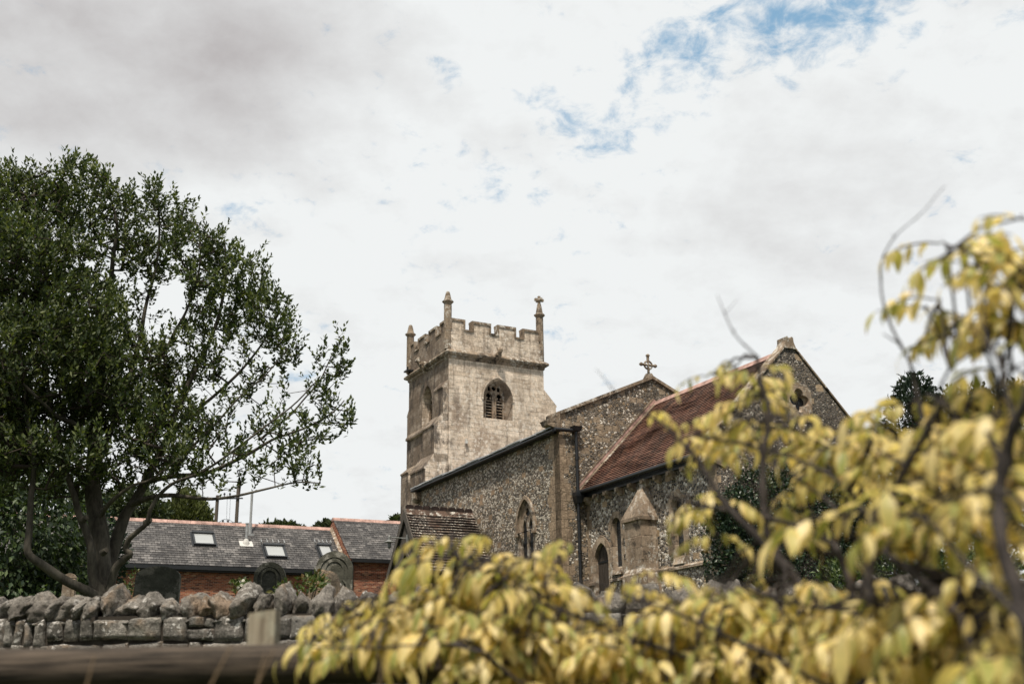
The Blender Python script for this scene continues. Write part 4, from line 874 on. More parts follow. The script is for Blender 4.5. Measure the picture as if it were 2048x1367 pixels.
for pts, lab in (([(189, 1310), (174, 1367), (150, 1460)], 'dry grass stalk leaning across the rail, leftmost of the stalks below the copings'), ([(462, 1290), (425, 1363), (370, 1470)], 'dry grass stalk crossing the rail just left of the fence post'),
                 ([(548, 1298), (517, 1363), (480, 1470)], 'dry grass stalk rising over the rail in front of the fence post foot'), ([(530, 1306), (514, 1367), (505, 1470)], 'thin dry grass stalk close beside the fence post foot, shorter than its neighbour'), ([(772, 1300), (760, 1362), (742, 1470)], 'dry grass stalk against the dark rail among the yellow leaves')):
    P = [at(x, y, 2.0) for x, y in pts][::-1]; P = [np.array([P[0][0] - .05, 2.0, 0.0])] + P
    st = MB(); st.tube(P, [.0022, .002, .0017, .001], 5); tag(st.build('grass_stalk', M['straw']), lab, 'grass stalk', 'dry grass stalks in front of the rail')

# ------------------------------------------------------------------ foliage engines
def leaf_arrays(P, D, Nn, L, W, fold=.25):
    """folded kite leaves: P base, D direction, Nn approx normal (all n,3); L, W (n,)"""
    D = D / np.linalg.norm(D, axis=1, keepdims=True); Sd = np.cross(D, Nn); Sd /= np.linalg.norm(Sd, axis=1, keepdims=True) + 1e-9; Nn = np.cross(Sd, D)
    L = L[:, None]; W = W[:, None]
    tip = P + D * L; mid = P + D * L * .48; a = mid + Sd * W * .5 + Nn * W * fold; b_ = mid - Sd * W * .5 + Nn * W * fold
    V = np.stack([P, a, tip, b_], 1).reshape(-1, 3); n = len(P); i = np.arange(n)[:, None] * 4
    Fc = np.concatenate([i + np.array([[0, 1, 2]]), i + np.array([[0, 2, 3]])], 0); return V, Fc
def rand_dirs(n, g=rng):
    v = g.normal(size=(n, 3)); return v / np.linalg.norm(v, axis=1, keepdims=True)
def ell_points(n, c, r, shell=.45, g=rng):
    d = rand_dirs(n, g); k = (shell ** 3 + (1 - shell ** 3) * g.random(n)) ** (1 / 3); return np.array(c) + d * k[:, None] * np.array(r), d

def crown_blob(name, parent, mat, lobes, leaf_l, leaf_w, n, seed=1, shell=.55, droop=0.0, upw=.3):
    """crown of many leaf-sized faces spread through a set of lobes"""
    g = np.random.default_rng(seed); vol = np.array([l[1][0] * l[1][1] + l[1][0] * l[1][2] + l[1][1] * l[1][2] for l in lobes]); cnt = (vol / vol.sum() * n).astype(int); Vs, Fs, b = [], [], 0
    for (c, r), k in zip(lobes, cnt):
        P, d = ell_points(k, c, r, shell, g); lump = 1 + .18 * np.array([mnoise.noise(Vector(q) * 2.2 + Vector(c)) for q in d])[:, None] + .12 * np.array([mnoise.noise(Vector(q) * 5 + Vector(c)) for q in d])[:, None]; P = np.array(c) + (P - np.array(c)) * lump
        D = d * .8 + rand_dirs(k, g) * .8 + np.array([0, 0, upw - droop]); Nn = rand_dirs(k, g) + np.array([0, 0, .8])
        V, Fc = leaf_arrays(P, D, Nn, leaf_l * g.uniform(.6, 1.25, k), leaf_w * g.uniform(.7, 1.2, k)); Vs.append(V); Fs.append(Fc + b); b += len(V)
    return fast_mesh(name, np.concatenate(Vs), np.concatenate(Fs), mat, parent, 3)
def loc_lobes(lobes, o): return [((c[0] - o[0], c[1] - o[1], c[2] - o[2]), r) for c, r in lobes]

# ------------------------------------------------------------------ big evergreen tree
TY = 15.0; T0 = at(205, 1180, TY); tg = ground_z(TY); TB = np.array([T0[0], TY, tg])
tree = empty('evergreen_tree', tuple(TB)); tag(tree, 'large many-stemmed evergreen tree with glossy leaves overhanging the churchyard wall', 'tree')
nodes, par, rads = [], [], []
limbs = []
def limb(pts, r0, r1):   # pts: (px, py, Y)
    P = [at(x, y, Y) for x, y, Y in pts]; return (P, r0, r1)
L_ = []
pxr = lambda w: w * pxm(TY) / 2
base = [(206, 1290, 15.0), (205, 1185, 15.0)]
L_.append(limb([(206, 1300, 15), (204, 1180, 15), (200, 1120, 15), (194, 1060, 15), (190, 1000, 15.05), (187, 940, 15.1), (190, 880, 15.2), (198, 800, 15.3), (206, 720, 15.4), (215, 620, 15.5), (225, 540, 15.5), (232, 450, 15.5), (215, 380, 15.4)], pxr(58), pxr(4)))
L_.append(limb([(215, 1210, 14.9), (182, 1184, 14.7), (130, 1160, 14.5), (84, 1128, 14.3), (56, 1104, 14.2), (58, 1060, 14.2), (62, 1000, 14.2), (66, 950, 14.2), (62, 880, 14.1), (50, 800, 14.1), (40, 700, 14.1), (50, 600, 14.2)], pxr(24), pxr(5)))
L_.append(limb([(202, 1190, 14.8), (188, 1150, 14.75), (183, 1105, 14.7), (172, 1066, 14.7), (160, 1030, 14.65), (150, 990, 14.6), (136, 950, 14.6), (120, 890, 14.5), (100, 800, 14.4), (90, 700, 14.4), (85, 580, 14.5), (75, 460, 14.6), (70, 380, 14.7)], pxr(22), pxr(3)))
L_.append(limb([(210, 1210, 15.1), (217, 1150, 15.15), (224, 1105, 15.2), (235, 1066, 15.25), (250, 1030, 15.3), (270, 1000, 15.35), (292, 960, 15.4), (312, 925, 15.45), (332, 880, 15.5), (355, 815, 15.6), (385, 750, 15.7), (415, 690, 15.8), (440, 620, 15.8), (452, 540, 15.8), (448, 480, 15.8)], pxr(36), pxr(4)))
L_.append(limb([(216, 1200, 14.85), (232, 1140, 14.8), (250, 1118, 14.75), (261, 1107, 14.7), (252, 1098, 14.7), (256, 1078, 14.65), (274, 1062, 14.6), (293, 1046, 14.55), (302, 1016, 14.5), (318, 990, 14.5), (350, 965, 14.4), (400, 945, 14.3), (460, 905, 14.2), (520, 860, 14.2), (580, 815, 14.2), (625, 770, 14.2)], pxr(18), pxr(2.5)))
L_.append(limb([(264, 1008, 15.2), (300, 994, 14.9), (345, 990, 14.7), (395, 996, 14.5), (435, 997, 14.4), (480, 990, 14.3), (535, 976, 14.3), (590, 964, 14.3), (640, 966, 14.3)], pxr(13), pxr(2)))
L_.append(limb([(290, 964, 15.4), (340, 952, 15.1), (410, 946, 14.9), (480, 915, 14.8), (545, 880, 14.8), (610, 855, 14.8), (665, 825, 14.8), (690, 800, 14.8)], pxr(13), pxr(2)))
L_.append(limb([(204, 1030, 14.9), (222, 1004, 14.7), (244, 984, 14.6), (272, 968, 14.5), (300, 960, 14.4), (340, 930, 14.3), (390, 890, 14.2)], pxr(11), pxr(3)))
L_.append(limb([(188, 930, 15.1), (225, 850, 15.2), (250, 780, 15.3), (275, 700, 15.5), (290, 620, 15.6), (310, 540, 15.7), (318, 450, 15.7), (315, 390, 15.7)], pxr(18), pxr(3)))
L_.append(limb([(194, 850, 15.3), (160, 770, 15.6), (130, 680, 15.9), (120, 580, 16.1), (135, 480, 16.1), (150, 400, 16.0)], pxr(16), pxr(3)))
L_.append(limb([(332, 880, 15.5), (380, 830, 15.4), (440, 780, 15.3), (500, 720, 15.3), (535, 670, 15.3), (560, 620, 15.3)], pxr(12), pxr(2.5)))
L_.append(limb([(260, 760, 15.3), (320, 720, 15.2), (350, 660, 15.1), (385, 590, 15.1), (400, 520, 15.1), (395, 450, 15.1)], pxr(11), pxr(2.5)))
L_.append(limb([(190, 900, 15.1), (150, 850, 14.6), (110, 830, 14.2), (60, 780, 13.8), (0, 720, 13.6), (-60, 640, 13.6)], pxr(14), pxr(3)))
L_.append(limb([(190, 980, 15.1), (120, 920, 15.6), (50, 880, 16.0), (-40, 820, 16.3), (-120, 700, 16.4)], pxr(14), pxr(3)))
L_.append(limb([(520, 880, 14.8), (580, 830, 14.9), (630, 770, 15.0), (660, 720, 15.0), (685, 680, 15.0)], pxr(6), pxr(1.5)))
L_.append(limb([(340, 950, 15.1), (380, 900, 15.0), (430, 850, 14.9), (480, 790, 14.9), (530, 750, 14.9), (575, 700, 14.9)], pxr(9), pxr(2)))
trunk = MB(); NP, NR = [], []
for P, ra, rb in L_:
    Q = []; RR = []
    for i in range(len(P) - 1):   # Catmull-Rom
        p0, p1, p2, p3 = [np.array(P[max(0, min(len(P) - 1, i + k))]) for k in (-1, 0, 1, 2)]
        for s_ in np.linspace(0, 1, 4, endpoint=False): Q.append(.5 * (2 * p1 + (p2 - p0) * s_ + (2 * p0 - 5 * p1 + 4 * p2 - p3) * s_ ** 2 + (3 * p1 - 3 * p2 + p3 - p0) * s_ ** 3))
    Q.append(P[-1]); n = len(Q)
    for i in range(n):
        t_ = i / (n - 1); r_ = ra + (rb - ra) * t_ ** .7; r_ *= 1 + .1 * mnoise.noise(Vector(Q[i]) * 3)
        RR.append(r_)
    Q = [q + np.array([mnoise.noise(Vector(q) * 2), mnoise.noise(Vector(q) * 2 + Vector((5, 0, 0))), 0]) * .03 for q in Q]
    trunk.tube([q - TB for q in Q], RR, 10 if ra > .04 else 6)
    for i in range(int(n * .45) if ra > .05 else int(n * .3), n): NP.append(Q[i]); NR.append(RR[i])
trunk.tube([(0, 0, -.2), (0, 0, .35), (-.01, 0, .8), (-.02, 0, 1.15)], [.42, .30, .26, .2], 12)
for p in ((205 / 1, 1105), (165, 1040), (292, 1045)):
    q = at(p[0], p[1], 14.65) - TB; trunk.tube([q, q + np.array([.07, -.06, .03])], [.05, .035], 7)
trunk.build('trunk', M['bark'], tree, recalc=False)
clusters = [  # px, py, rx, ry, Y, rY, density
    (55, 430, 85, 100, 15, 1.2, 1.1), (55, 365, 45, 50, 15, .6, 1.0), (100, 350, 40, 45, 15, .6, .8), (190, 410, 70, 95, 15.4, 1.2, 1.1), (192, 345, 18, 38, 15.4, .3, 1.2), (300, 460, 60, 100, 15.6, 1.0, .8), (316, 380, 20, 40, 15.6, .4, 1.0), (365, 430, 30, 50, 15.6, .6, .8), (90, 580, 140, 105, 15, 1.8, .9), (390, 520, 60, 80, 15.3, .9, .75), (445, 505, 35, 50, 15.6, .6, .9), (500, 570, 40, 70, 15.4, .7, .9),
    (270, 600, 80, 90, 15.8, 1.0, .2), (440, 610, 70, 80, 15.5, 1.1, .8), (540, 640, 45, 75, 15.3, .7, .9), (572, 690, 28, 60, 15.2, .5, .8), (90, 760, 150, 130, 14.8, 2.0, 1.15), (250, 770, 110, 110, 15.2, 1.6, .9), (370, 720, 65, 80, 15.3, 1.0, .65), (470, 740, 70, 70, 15.2, .9, .34), (330, 860, 90, 80, 15.0, 1.2, .95), (450, 860, 80, 60, 14.7, .8, .3), (540, 800, 60, 50, 14.9, .7, .14),
    (640, 760, 38, 60, 14.8, .5, .4), (680, 715, 18, 55, 15, .35, .6), (670, 830, 40, 40, 14.8, .5, .42), (600, 870, 70, 50, 14.6, .7, .34), (620, 950, 45, 28, 14.3, .5, .38), (530, 940, 70, 38, 14.4, .7, .26), (440, 940, 60, 40, 14.5, .7, .28), (370, 930, 60, 45, 14.6, .8, .6), (100, 930, 120, 65, 14.6, 1.5, .75), (230, 920, 80, 60, 14.6, 1.2, .55), (-60, 690, 110, 170, 15, 2.0, .9), (-70, 880, 120, 120, 14.8, 1.8, .9), (0, 850, 80, 110, 14.3, 1.2, .8), (175, 650, 90, 100, 14.4, 1.0, .7), (200, 520, 70, 80, 14.8, 1.0, .25), (560, 890, 60, 60, 14.6, .7, .18), (60, 520, 90, 100, 14.2, .9, .7)]
att = []
for (x, y, rx, ry, Yc, rY, den) in clusters:
    y += max(0, (520 - y)) * .14
    c = at(x, y, Yc); r_ = (rx * pxm(Yc), rY, ry * pxm(Yc)); n = int(rx * ry * (1 + rY) * .0150 * den) + 5; P, _ = ell_points(n, c, r_, .35); att.append(P)
att = np.concatenate(att); NPa = np.array(NP); nodeP = [np.array(p) for p in NP]; nodePar = [-1] * len(NP)
dist0 = np.array([np.min(np.sum((NPa - a) ** 2, 1)) for a in att]); order = np.argsort(dist0)
buf = np.zeros((120000, 3)); buf[:len(NP)] = NPa; cnt = len(NP); parn = np.full(120000, -1); wgt = np.zeros(120000); tips = []
cen = at(190, 900, 15.2)
for oi in order:
    a = att[oi]; d2 = np.sum((buf[:cnt] - a) ** 2, 1)
    up = a[2] - buf[:cnt, 2]; d2 = d2 + np.where(up < 0, up * up * 1.5, 0)   # twigs prefer to rise
    k = int(np.argmin(d2)); s0 = buf[k]; dv = a - s0; Ld = np.linalg.norm(dv); ns = max(1, int(Ld / .17)); ps = k
    bow = np.array([0, 0, -.10 * Ld]) + rand_dirs(1)[0] * .05 * Ld
    for j in range(1, ns + 1):
        t_ = j / ns; p = s0 + dv * t_ + bow * math.sin(math.pi * t_)
        buf[cnt] = p; parn[cnt] = ps; ps = cnt; cnt += 1
    tips.append(ps)
for t_ in tips:
    k = t_
    while k >= 0: wgt[k] += 1; k = parn[k]
# twig mesh (3-sided)
idx = np.where(parn[:cnt] >= 0)[0]; A = buf[parn[idx]]; B = buf[idx]; ra_ = np.minimum(.0032 * np.sqrt(wgt[parn[idx]]) + .0012, .03); ra_ = np.where(parn[idx] < len(NP), .0032 * np.sqrt(wgt[idx]) + .0016, ra_); rb_ = .0032 * np.sqrt(wgt[idx]) + .0010
D = B - A; D /= np.linalg.norm(D, axis=1, keepdims=True) + 1e-9; ref = np.where(np.abs(D[:, 2:3]) > .9, np.array([[1., 0, 0]]), np.array([[0, 0, 1.]])); U = np.cross(D, ref); U /= np.linalg.norm(U, axis=1, keepdims=True); Wv = np.cross(D, U)
ring_a = [A + (U * math.cos(q) + Wv * math.sin(q)) * ra_[:, None] for q in (0, 2.094, 4.189)]; ring_b = [B + (U * math.cos(q) + Wv * math.sin(q)) * rb_[:, None] for q in (0, 2.094, 4.189)]
V = np.stack(ring_a + ring_b, 1).reshape(-1, 3) - TB; i6 = np.arange(len(idx))[:, None] * 6
fast_mesh('twigs', V, np.concatenate([i6 + np.array([[0, 1, 4, 3]]), i6 + np.array([[1, 2, 5, 4]]), i6 + np.array([[2, 0, 3, 5]])]), M['twig'], tree)
tp = buf[np.array(tips)]; tpar = buf[parn[np.array(tips)]]; NL = 15; n = len(tp)
dirs = tp - tpar; dirs /= np.linalg.norm(dirs, axis=1, keepdims=True); dirs = dirs * .5 + np.array([0, 0, .75]) + rand_dirs(n) * .35; dirs /= np.linalg.norm(dirs, axis=1, keepdims=True)
rep = np.repeat(np.arange(n), NL); kk = np.tile(np.arange(NL), n) / NL
P = tp[rep] - dirs[rep] * .08 + dirs[rep] * (kk * rng.uniform(.16, .34, n)[rep])[:, None] + rng.normal(size=(len(rep), 3)) * .014
ang = np.tile(np.arange(NL) * 2.4, n) + rng.uniform(0, 6.28, n)[rep]; ref = np.where(np.abs(dirs[:, 0:1]) > .9, np.array([[0, 1., 0]]), np.array([[1., 0, 0]])); U = np.cross(dirs, ref); U /= np.linalg.norm(U, axis=1, keepdims=True); Wv = np.cross(dirs, U)
rad = U[rep] * np.cos(ang)[:, None] + Wv[rep] * np.sin(ang)[:, None]; op = (.95 - .55 * kk)[:, None]
D = rad * op + dirs[rep] * (1.15 - op * .6) + rng.normal(size=(len(rep), 3)) * .15
V, Fc = leaf_arrays(P, D, dirs[rep] - rad * .3 + rng.normal(size=(len(rep), 3)) * .2, rng.uniform(.05, .098, len(rep)), rng.uniform(.026, .044, len(rep)), .2)
fast_mesh('crown', V - TB, Fc, M['bay'], tree, 3)
print('tree tips', n, 'nodes', cnt, 'leaves', len(rep))

# ------------------------------------------------------------------ other trees and shrubs
def simple_tree(name, label, cat, lobes, mat, leaf_l, leaf_w, n, gz, tr=.25, seed=1, shell=.5, droop=0.0, upw=.3, group=None, bark='bark', branches=6):
    c = lobes[0][0]; o = (c[0], c[1], gz); root = empty(name, o); tag(root, label, cat, group)
    t = MB(); top = c[2] - gz; t.tube([(0, 0, -.3), (0, 0, top * .3), (.05 * tr, 0, top * .7), (0, 0, top * 1.1)], [tr * 1.3, tr, tr * .7, tr * .2], 9)
    g = random.Random(seed)
    for (lc, lr) in lobes:
        q = Vector((lc[0] - o[0], lc[1] - o[1], lc[2] - o[2])); s0 = Vector((0, 0, top * g.uniform(.3, .6))); mid = s0.lerp(q, .5) - Vector((0, 0, lr[2] * .2)); t.tube([s0, mid, q], [tr * .45, tr * .3, tr * .08], 6)
        for k in range(branches): d = Vector((g.uniform(-1, 1), g.uniform(-1, 1), g.uniform(-.5, 1))); e = q + Vector((d.x * lr[0], d.y * lr[1], d.z * lr[2])) * .8; t.tube([mid.lerp(q, g.random()), q.lerp(e, .5) , e], [tr * .16, tr * .1, tr * .03], 4)
    t.build('trunk', M[bark], root, recalc=False)
    crown_blob('crown', root, M[mat], loc_lobes(lobes, o), leaf_l, leaf_w, n, seed, shell, droop, upw); return root
def lobe(x, y, rx, ry, Y, rY): return (tuple(at(x, y, Y)), (rx * pxm(Y), rY, ry * pxm(Y)))
simple_tree('broadleaf_tree', 'dark broad-leaved tree in the shade behind the low limb of the evergreen', 'tree', [lobe(60, 1050, 130, 130, 22, 1.4), lobe(-20, 1120, 130, 130, 21.5, 1.2), lobe(120, 1130, 90, 90, 22.5, 1.0), lobe(20, 960, 140, 90, 22.5, 1.3), lobe(60, 1190, 110, 60, 22, 1.0)], 'syc', .13, .085, 11000, ground_z(22), .2, 41, .5, .8, .0)
simple_tree('hedge_bush', 'dense dark green bush between the evergreen trunk and the broad-leaved tree', 'bush', [lobe(165, 1090, 65, 110, 26, 1.0), lobe(205, 1130, 45, 90, 26.5, .8), lobe(140, 1170, 70, 60, 26, .9)], 'yewl', .12, .07, 5200, ground_z(26), .08, 42, .55, .2)
simple_tree('broadleaf_tree', 'loose dark-leaved tree seen through the evergreen stems beyond the barn end', 'tree', [lobe(265, 1010, 60, 40, 80, 2.0), lobe(215, 1030, 60, 40, 80, 1.9), lobe(310, 1030, 30, 25, 80, 1.5)], 'far', .42, .25, 2600, 5, .3, 43, .4)
simple_tree('conifer_tree', 'dome-shaped golden green conifer rising above the barn ridge', 'tree', [lobe(370, 1040, 50, 55, 84, 1.6), lobe(372, 1012, 26, 36, 84, .9), lobe(345, 1050, 34, 40, 84, 1.1), lobe(395, 1052, 34, 40, 84, 1.1)], 'con', .33, .15, 6500, 5.2, .35, 44, .6, 0, 1.1)
simple_tree('distant_tree', 'bushy treetop peeping over the barn ridge right of the flue', 'tree', [lobe(560, 1062, 42, 18, 105, 1.8), lobe(585, 1064, 28, 14, 105, 1.4), lobe(535, 1064, 22, 12, 105, 1.2)], 'far', .46, .27, 1500, 6, .3, 45, .4)
simple_tree('distant_tree', 'small treetop just left of the peak where the two slate roofs meet', 'tree', [lobe(655, 1060, 26, 18, 105, 1.4), lobe(640, 1064, 18, 12, 105, 1.0)], 'far', .46, .27, 900, 6, .25, 46, .4)
simple_tree('distant_tree', 'small treetop between the slate roof and the church porch', 'tree', [lobe(795, 1048, 18, 16, 105, 1.2), lobe(815, 1055, 20, 20, 105, 1.0)], 'far', .46, .27, 800, 6, .25, 47, .4)
simple_tree('yew_tree', 'dark yew tree standing behind the yellow leaves right of the chancel gable', 'tree', [lobe(1830, 850, 60, 90, 43, 1.5), lobe(1830, 785, 38, 40, 43, .9), lobe(1900, 860, 80, 80, 43, 1.6), lobe(1950, 830, 60, 60, 43, 1.4), lobe(2010, 870, 80, 90, 43, 1.6), lobe(2030, 800, 30, 40, 43, .8), lobe(1900, 960, 160, 110, 43, 2.0), lobe(1780, 950, 70, 90, 43, 1.2), lobe(1800, 1040, 120, 80, 43, 1.5), lobe(1980, 1050, 120, 90, 43, 1.8)], 'yewl', .21, .10, 26000, 4.1, .35, 48, .5, 0, .5)
simple_tree('laurel_bush', 'bright green laurel-like bush low down right, behind the brown stems', 'bush', [lobe(1790, 1150, 120, 60, 20, .8), lobe(1700, 1165, 70, 50, 20, .7), lobe(1890, 1150, 90, 55, 20, .8), lobe(1970, 1160, 80, 60, 20, .8), lobe(1790, 1230, 160, 60, 20, .8)], 'laurel', .11, .045, 7000, ground_z(20), .06, 49, .6)
# ivy bush against the chancel east wall
def church_pt(u, v, z):
    c, s_ = math.cos(E_AZ), math.sin(E_AZ); return np.array([CX + c * u - s_ * v, CY + s_ * u + c * v, z])
iv = []
for (v, z, rv, rz, ru) in ((-3.5, 5.4, .5, 1.5, .15), (-3.45, 6.6, .35, .7, .12), (-3.2, 5.5, .55, 1.4, .35), (-2.7, 6.6, .7, .9, .35), (-1.8, 6.9, 1.2, 1.3, .4), (-.5, 7.0, 1.2, 1.4, .4), (.9, 7.1, 1.2, 1.4, .4), (2.2, 6.9, 1.1, 1.4, .4), (-2.2, 5.0, 1.3, 1.1, .45), (0, 5.0, 1.6, 1.2, .45), (2.2, 5.0, 1.5, 1.2, .45), (3.3, 6.3, .6, 1.6, .4)):
    p = church_pt(CE + ru * .8, v, z); iv.append((tuple(p), (rv, rv * .6 + ru * .4, rz)))
io = church_pt(CE + .2, 0, 4.1); ivy = empty('ivy', tuple(io)); tag(ivy, 'thick dark green ivy covering the lower east wall of the chancel', 'ivy')
crown_blob('foliage', ivy, M['ivyl'], loc_lobes(iv, io), .12, .09, 26000, 51, .7, .2)
stm = MB()
for k in range(6):
    v = -3 + k * 1.15; p = church_pt(CE + .06, v, 4) - io; q = church_pt(CE + .06, v + .3, 6.8) - io; stm.tube([p, (p + q) / 2 + np.array([.05, 0, 0]), q], [.04, .03, .01], 6)
stm.build('stem', M['twig'], ivy)
# rose and bramble behind the wall
def shrub(name, label, x, y, rx, ry, Y, n, mat, l, w, flowers=0, seed=1):
    c = at(x, y, Y); o = (c[0], Y, ground_z(Y)); root = empty(name, o); tag(root, label, 'shrub'); st = MB(); g = random.Random(seed); tipsP = []
    for k in range(9):
        q = at(x + g.uniform(-rx, rx), y + g.uniform(-ry, ry), Y + g.uniform(-.2, .2)); st.tube([(g.uniform(-.1, .1), 0, 0), ((q[0] - o[0]) * .4, 0, (q[2] - o[2]) * .6), q - np.array(o)], [.012, .008, .003], 5); tipsP.append(q)
    st.build('stem', M['twig'], root)
    lob = [(tuple(q), (rx * .45 * pxm(Y), .2, ry * .45 * pxm(Y))) for q in tipsP]; crown_blob('leaves', root, M[mat], loc_lobes(lob, o), l, w, n, seed, .2)
    for k in range(flowers):
        f = MB(); q = at(x + g.uniform(-rx, rx) * .8, y + g.uniform(-ry, ry), Y - .2) - np.array(o)
        for a in range(6): f.lathe((q[0] +   .009 * math.cos(a), q[1] - .01, q[2] + .009 * math.sin(a)), [(.002, -.006), (.009, 0), (.003, .006)], 6)
        f.build('flower', M['rose'], root)
shrub('rose_bush', 'small rose with white flowers peeping over the coping in front of the barn', 484, 1172, 16, 12, 12, 260, 'bramble', .05, .03, 6, 61)
shrub('bramble', 'trailing bramble leaves between the carved gravestone and the humped one', 600, 1180, 40, 32, 11.5, 480, 'bramble', .06, .035, 0, 62)
shrub('weed', 'green creeper shoot standing between the tree trunk and the plain gravestone', 262, 1170, 14, 26, 19, 160, 'bramble', .06, .04, 0, 63)

# ------------------------------------------------------------------ utility pole frame
UY = 92.0; uo = at(452, 1120, UY); ug = 5.5; up_ = empty('utility_pole', (uo[0], UY, ug)); tag(up_, 'twin wooden electricity poles with a cross brace and insulators behind the barn', 'utility pole')
def ul(x, y): return at(x, y, UY) - np.array([uo[0], UY, ug])
for (xa, ya, xb, yb) in ((435, 990, 431, 1060), (478, 966, 471, 1060)):
    a, b_ = ul(xa, ya), ul(xb, yb); a = np.array([(a[0] + b_[0]) / 2, 0, a[2]]); t = MB(); t.tube([(a[0] , 0, -.5), (a[0], 0, a[2])], [.17, .135], 10); t.build('pole', M['pole'], up_)
for z in (ul(452, 1046)[2], ul(452, 997)[2]): x0, x1 = ul(428, 1046)[0], ul(484, 1046)[0]; ca = MB(); ca.box(x0, x1, -.22, -.14, z - .05, z + .05); ca.build('crossarm', M['iron'], up_)
for x, y in ((450, 988), (461, 988), (447, 1042), (457, 1042)):
    q = ul(x, y); i_ = MB(); i_.lathe((q[0], -.18, q[2]), [(.03, -.22), (.04, -.08), (.09, -.06), (.09, 0), (.06, .04), (.08, .06), (.03, .1)], 8); i_.build('insulator', M['iron'], up_)
wr = MB(); q = ul(440, 1043); wr.tube([ul(433, 1046), ul(447, 1038), ul(457, 1038), ul(471, 1046)], .02, 5)
for x in (456, 462):  wr.tube([ul(x, 988) - np.array([0, .18, 0]), ul(x - 2, 1042) - np.array([0, .18, 0])], .014, 4)
wr.build('jumper_wire', M['iron'], up_)

# ------------------------------------------------------------------ wisteria
WO = np.array([.95, 1.75, 0.0]); wis = empty('wisteria', tuple(WO)); tag(wis, 'yellow-leaved wisteria sprawling over the rail and filling the lower right foreground', 'wisteria')
def WY_(x): return float(np.interp(x, [560, 700, 1000, 1300, 1600, 1800, 2048, 2200], [2.75, 2.7, 2.6, 2.5, 2.4, 2.25, 1.95, 1.8]))
stems = [  # (px,py) list, r0,r1 px widths at depth, depth offset
    ([(1760, 1400), (1700, 1270), (1630, 1200), (1575, 1140), (1538, 1070), (1524, 980), (1528, 900), (1538, 830), (1526, 770), (1515, 715)], 30, 9, 0),
    ([(1515, 715), (1490, 690), (1468, 662), (1450, 625), (1434, 590)], 6, 1.5, 0),
    ([(1570, 1135), (1510, 1065), (1450, 1005), (1410, 950), (1375, 895), (1335, 855), (1300, 830), (1280, 822)], 18, 5, .05),
    ([(1280, 822), (1255, 800), (1222, 775), (1190, 738)], 4, 1.2, .05),
    ([(1720, 1300), (1708, 1220), (1700, 1150), (1675, 1095), (1640, 1072), (1590, 1050), (1535, 1036), (1470, 1022), (1400, 1008), (1330, 990)], 20, 6, -.08),
    ([(1690, 1330), (1712, 1220), (1740, 1140), (1755, 1090), (1735, 1030), (1700, 985), (1650, 945), (1580, 912), (1500, 892), (1400, 875)], 16, 6, .1),
    ([(1698, 985), (1712, 935), (1738, 895)], 11, 6, .1),
    ([(1712, 1080), (1660, 1005), (1600, 960), (1540, 920)], 11, 4, .12),
    ([(1900, 1400), (1800, 1290), (1760, 1180), (1700, 1120), (1640, 1100), (1560, 1095)], 14, 5, .1),
    ([(1960, 1330), (1900, 1210), (1820, 1140), (1770, 1100), (1740, 1075)], 20, 12, -.15),
    ([(1745, 1200), (1735, 1110), (1780, 1000), (1815, 930), (1850, 860), (1880, 800)], 20, 13, -.25),
    ([(2080, 1400), (2040, 1200), (2000, 1040), (2008, 930), (2030, 850), (2060, 770), (2060, 600)], 34, 18, -.2),
    ([(1850, 870), (1838, 800), (1826, 745), (1800, 690), (1770, 622), (1760, 560), (1765, 512), (1790, 474), (1832, 438), (1892, 372)], 11, 1.5, -.1),
    ([(2030, 850), (1995, 720), (1972, 660), (1972, 580), (1990, 540)], 9, 4, -.15),
    ([(1995, 720), (1950, 660), (1900, 640)], 5, 3, -.15),
    ([(2060, 640), (2010, 575), (1950, 535), (1880, 522)], 6, 3, -.15),
    ([(1760, 1400), (1600, 1375), (1400, 1350), (1230, 1350), (1100, 1335), (980, 1305), (900, 1288), (800, 1260), (700, 1220)], 14, 5, .05),
    ([(1500, 1362), (1300, 1290), (1150, 1230), (1020, 1180), (940, 1130), (900, 1095)], 10, 4, .08),
    ([(1700, 1390), (1500, 1290), (1340, 1220), (1200, 1170), (1100, 1150)], 11, 4, -.05),
    ([(900, 1288), (780, 1290), (680, 1295), (620, 1290)], 6, 3, -.05),
    ([(760, 1245), (690, 1215), (640, 1210)], 5, 3, 0),
    ([(1640, 1215), (1540, 1190), (1440, 1160), (1350, 1150)], 9, 4, -.1),
    ([(2100, 1300), (1990, 1180), (1900, 1090), (1850, 1040), (1780, 1030)], 14, 6, -.3),
    ([(2120, 1100), (2060, 1010), (1960, 980), (1880, 1000)], 12, 6, -.3),
    ([(1870, 800), (1900, 740), (1960, 700), (2020, 690)], 8, 4, -.1)]
SN_, stem_i = [], MB(); segs = []
def smooth_path(P, k=5):
    P = [np.array(p) for p in P]; Q = []
    for i in range(len(P) - 1):
        p0, p1, p2, p3 = [P[max(0, min(len(P) - 1, i + q))] for q in (-1, 0, 1, 2)]
        for s_ in np.linspace(0, 1, k, endpoint=False): Q.append(.5 * (2 * p1 + (p2 - p0) * s_ + (2 * p0 - 5 * p1 + 4 * p2 - p3) * s_ ** 2 + (3 * p1 - 3 * p2 + p3 - p0) * s_ ** 3))
    return Q + [P[-1]]
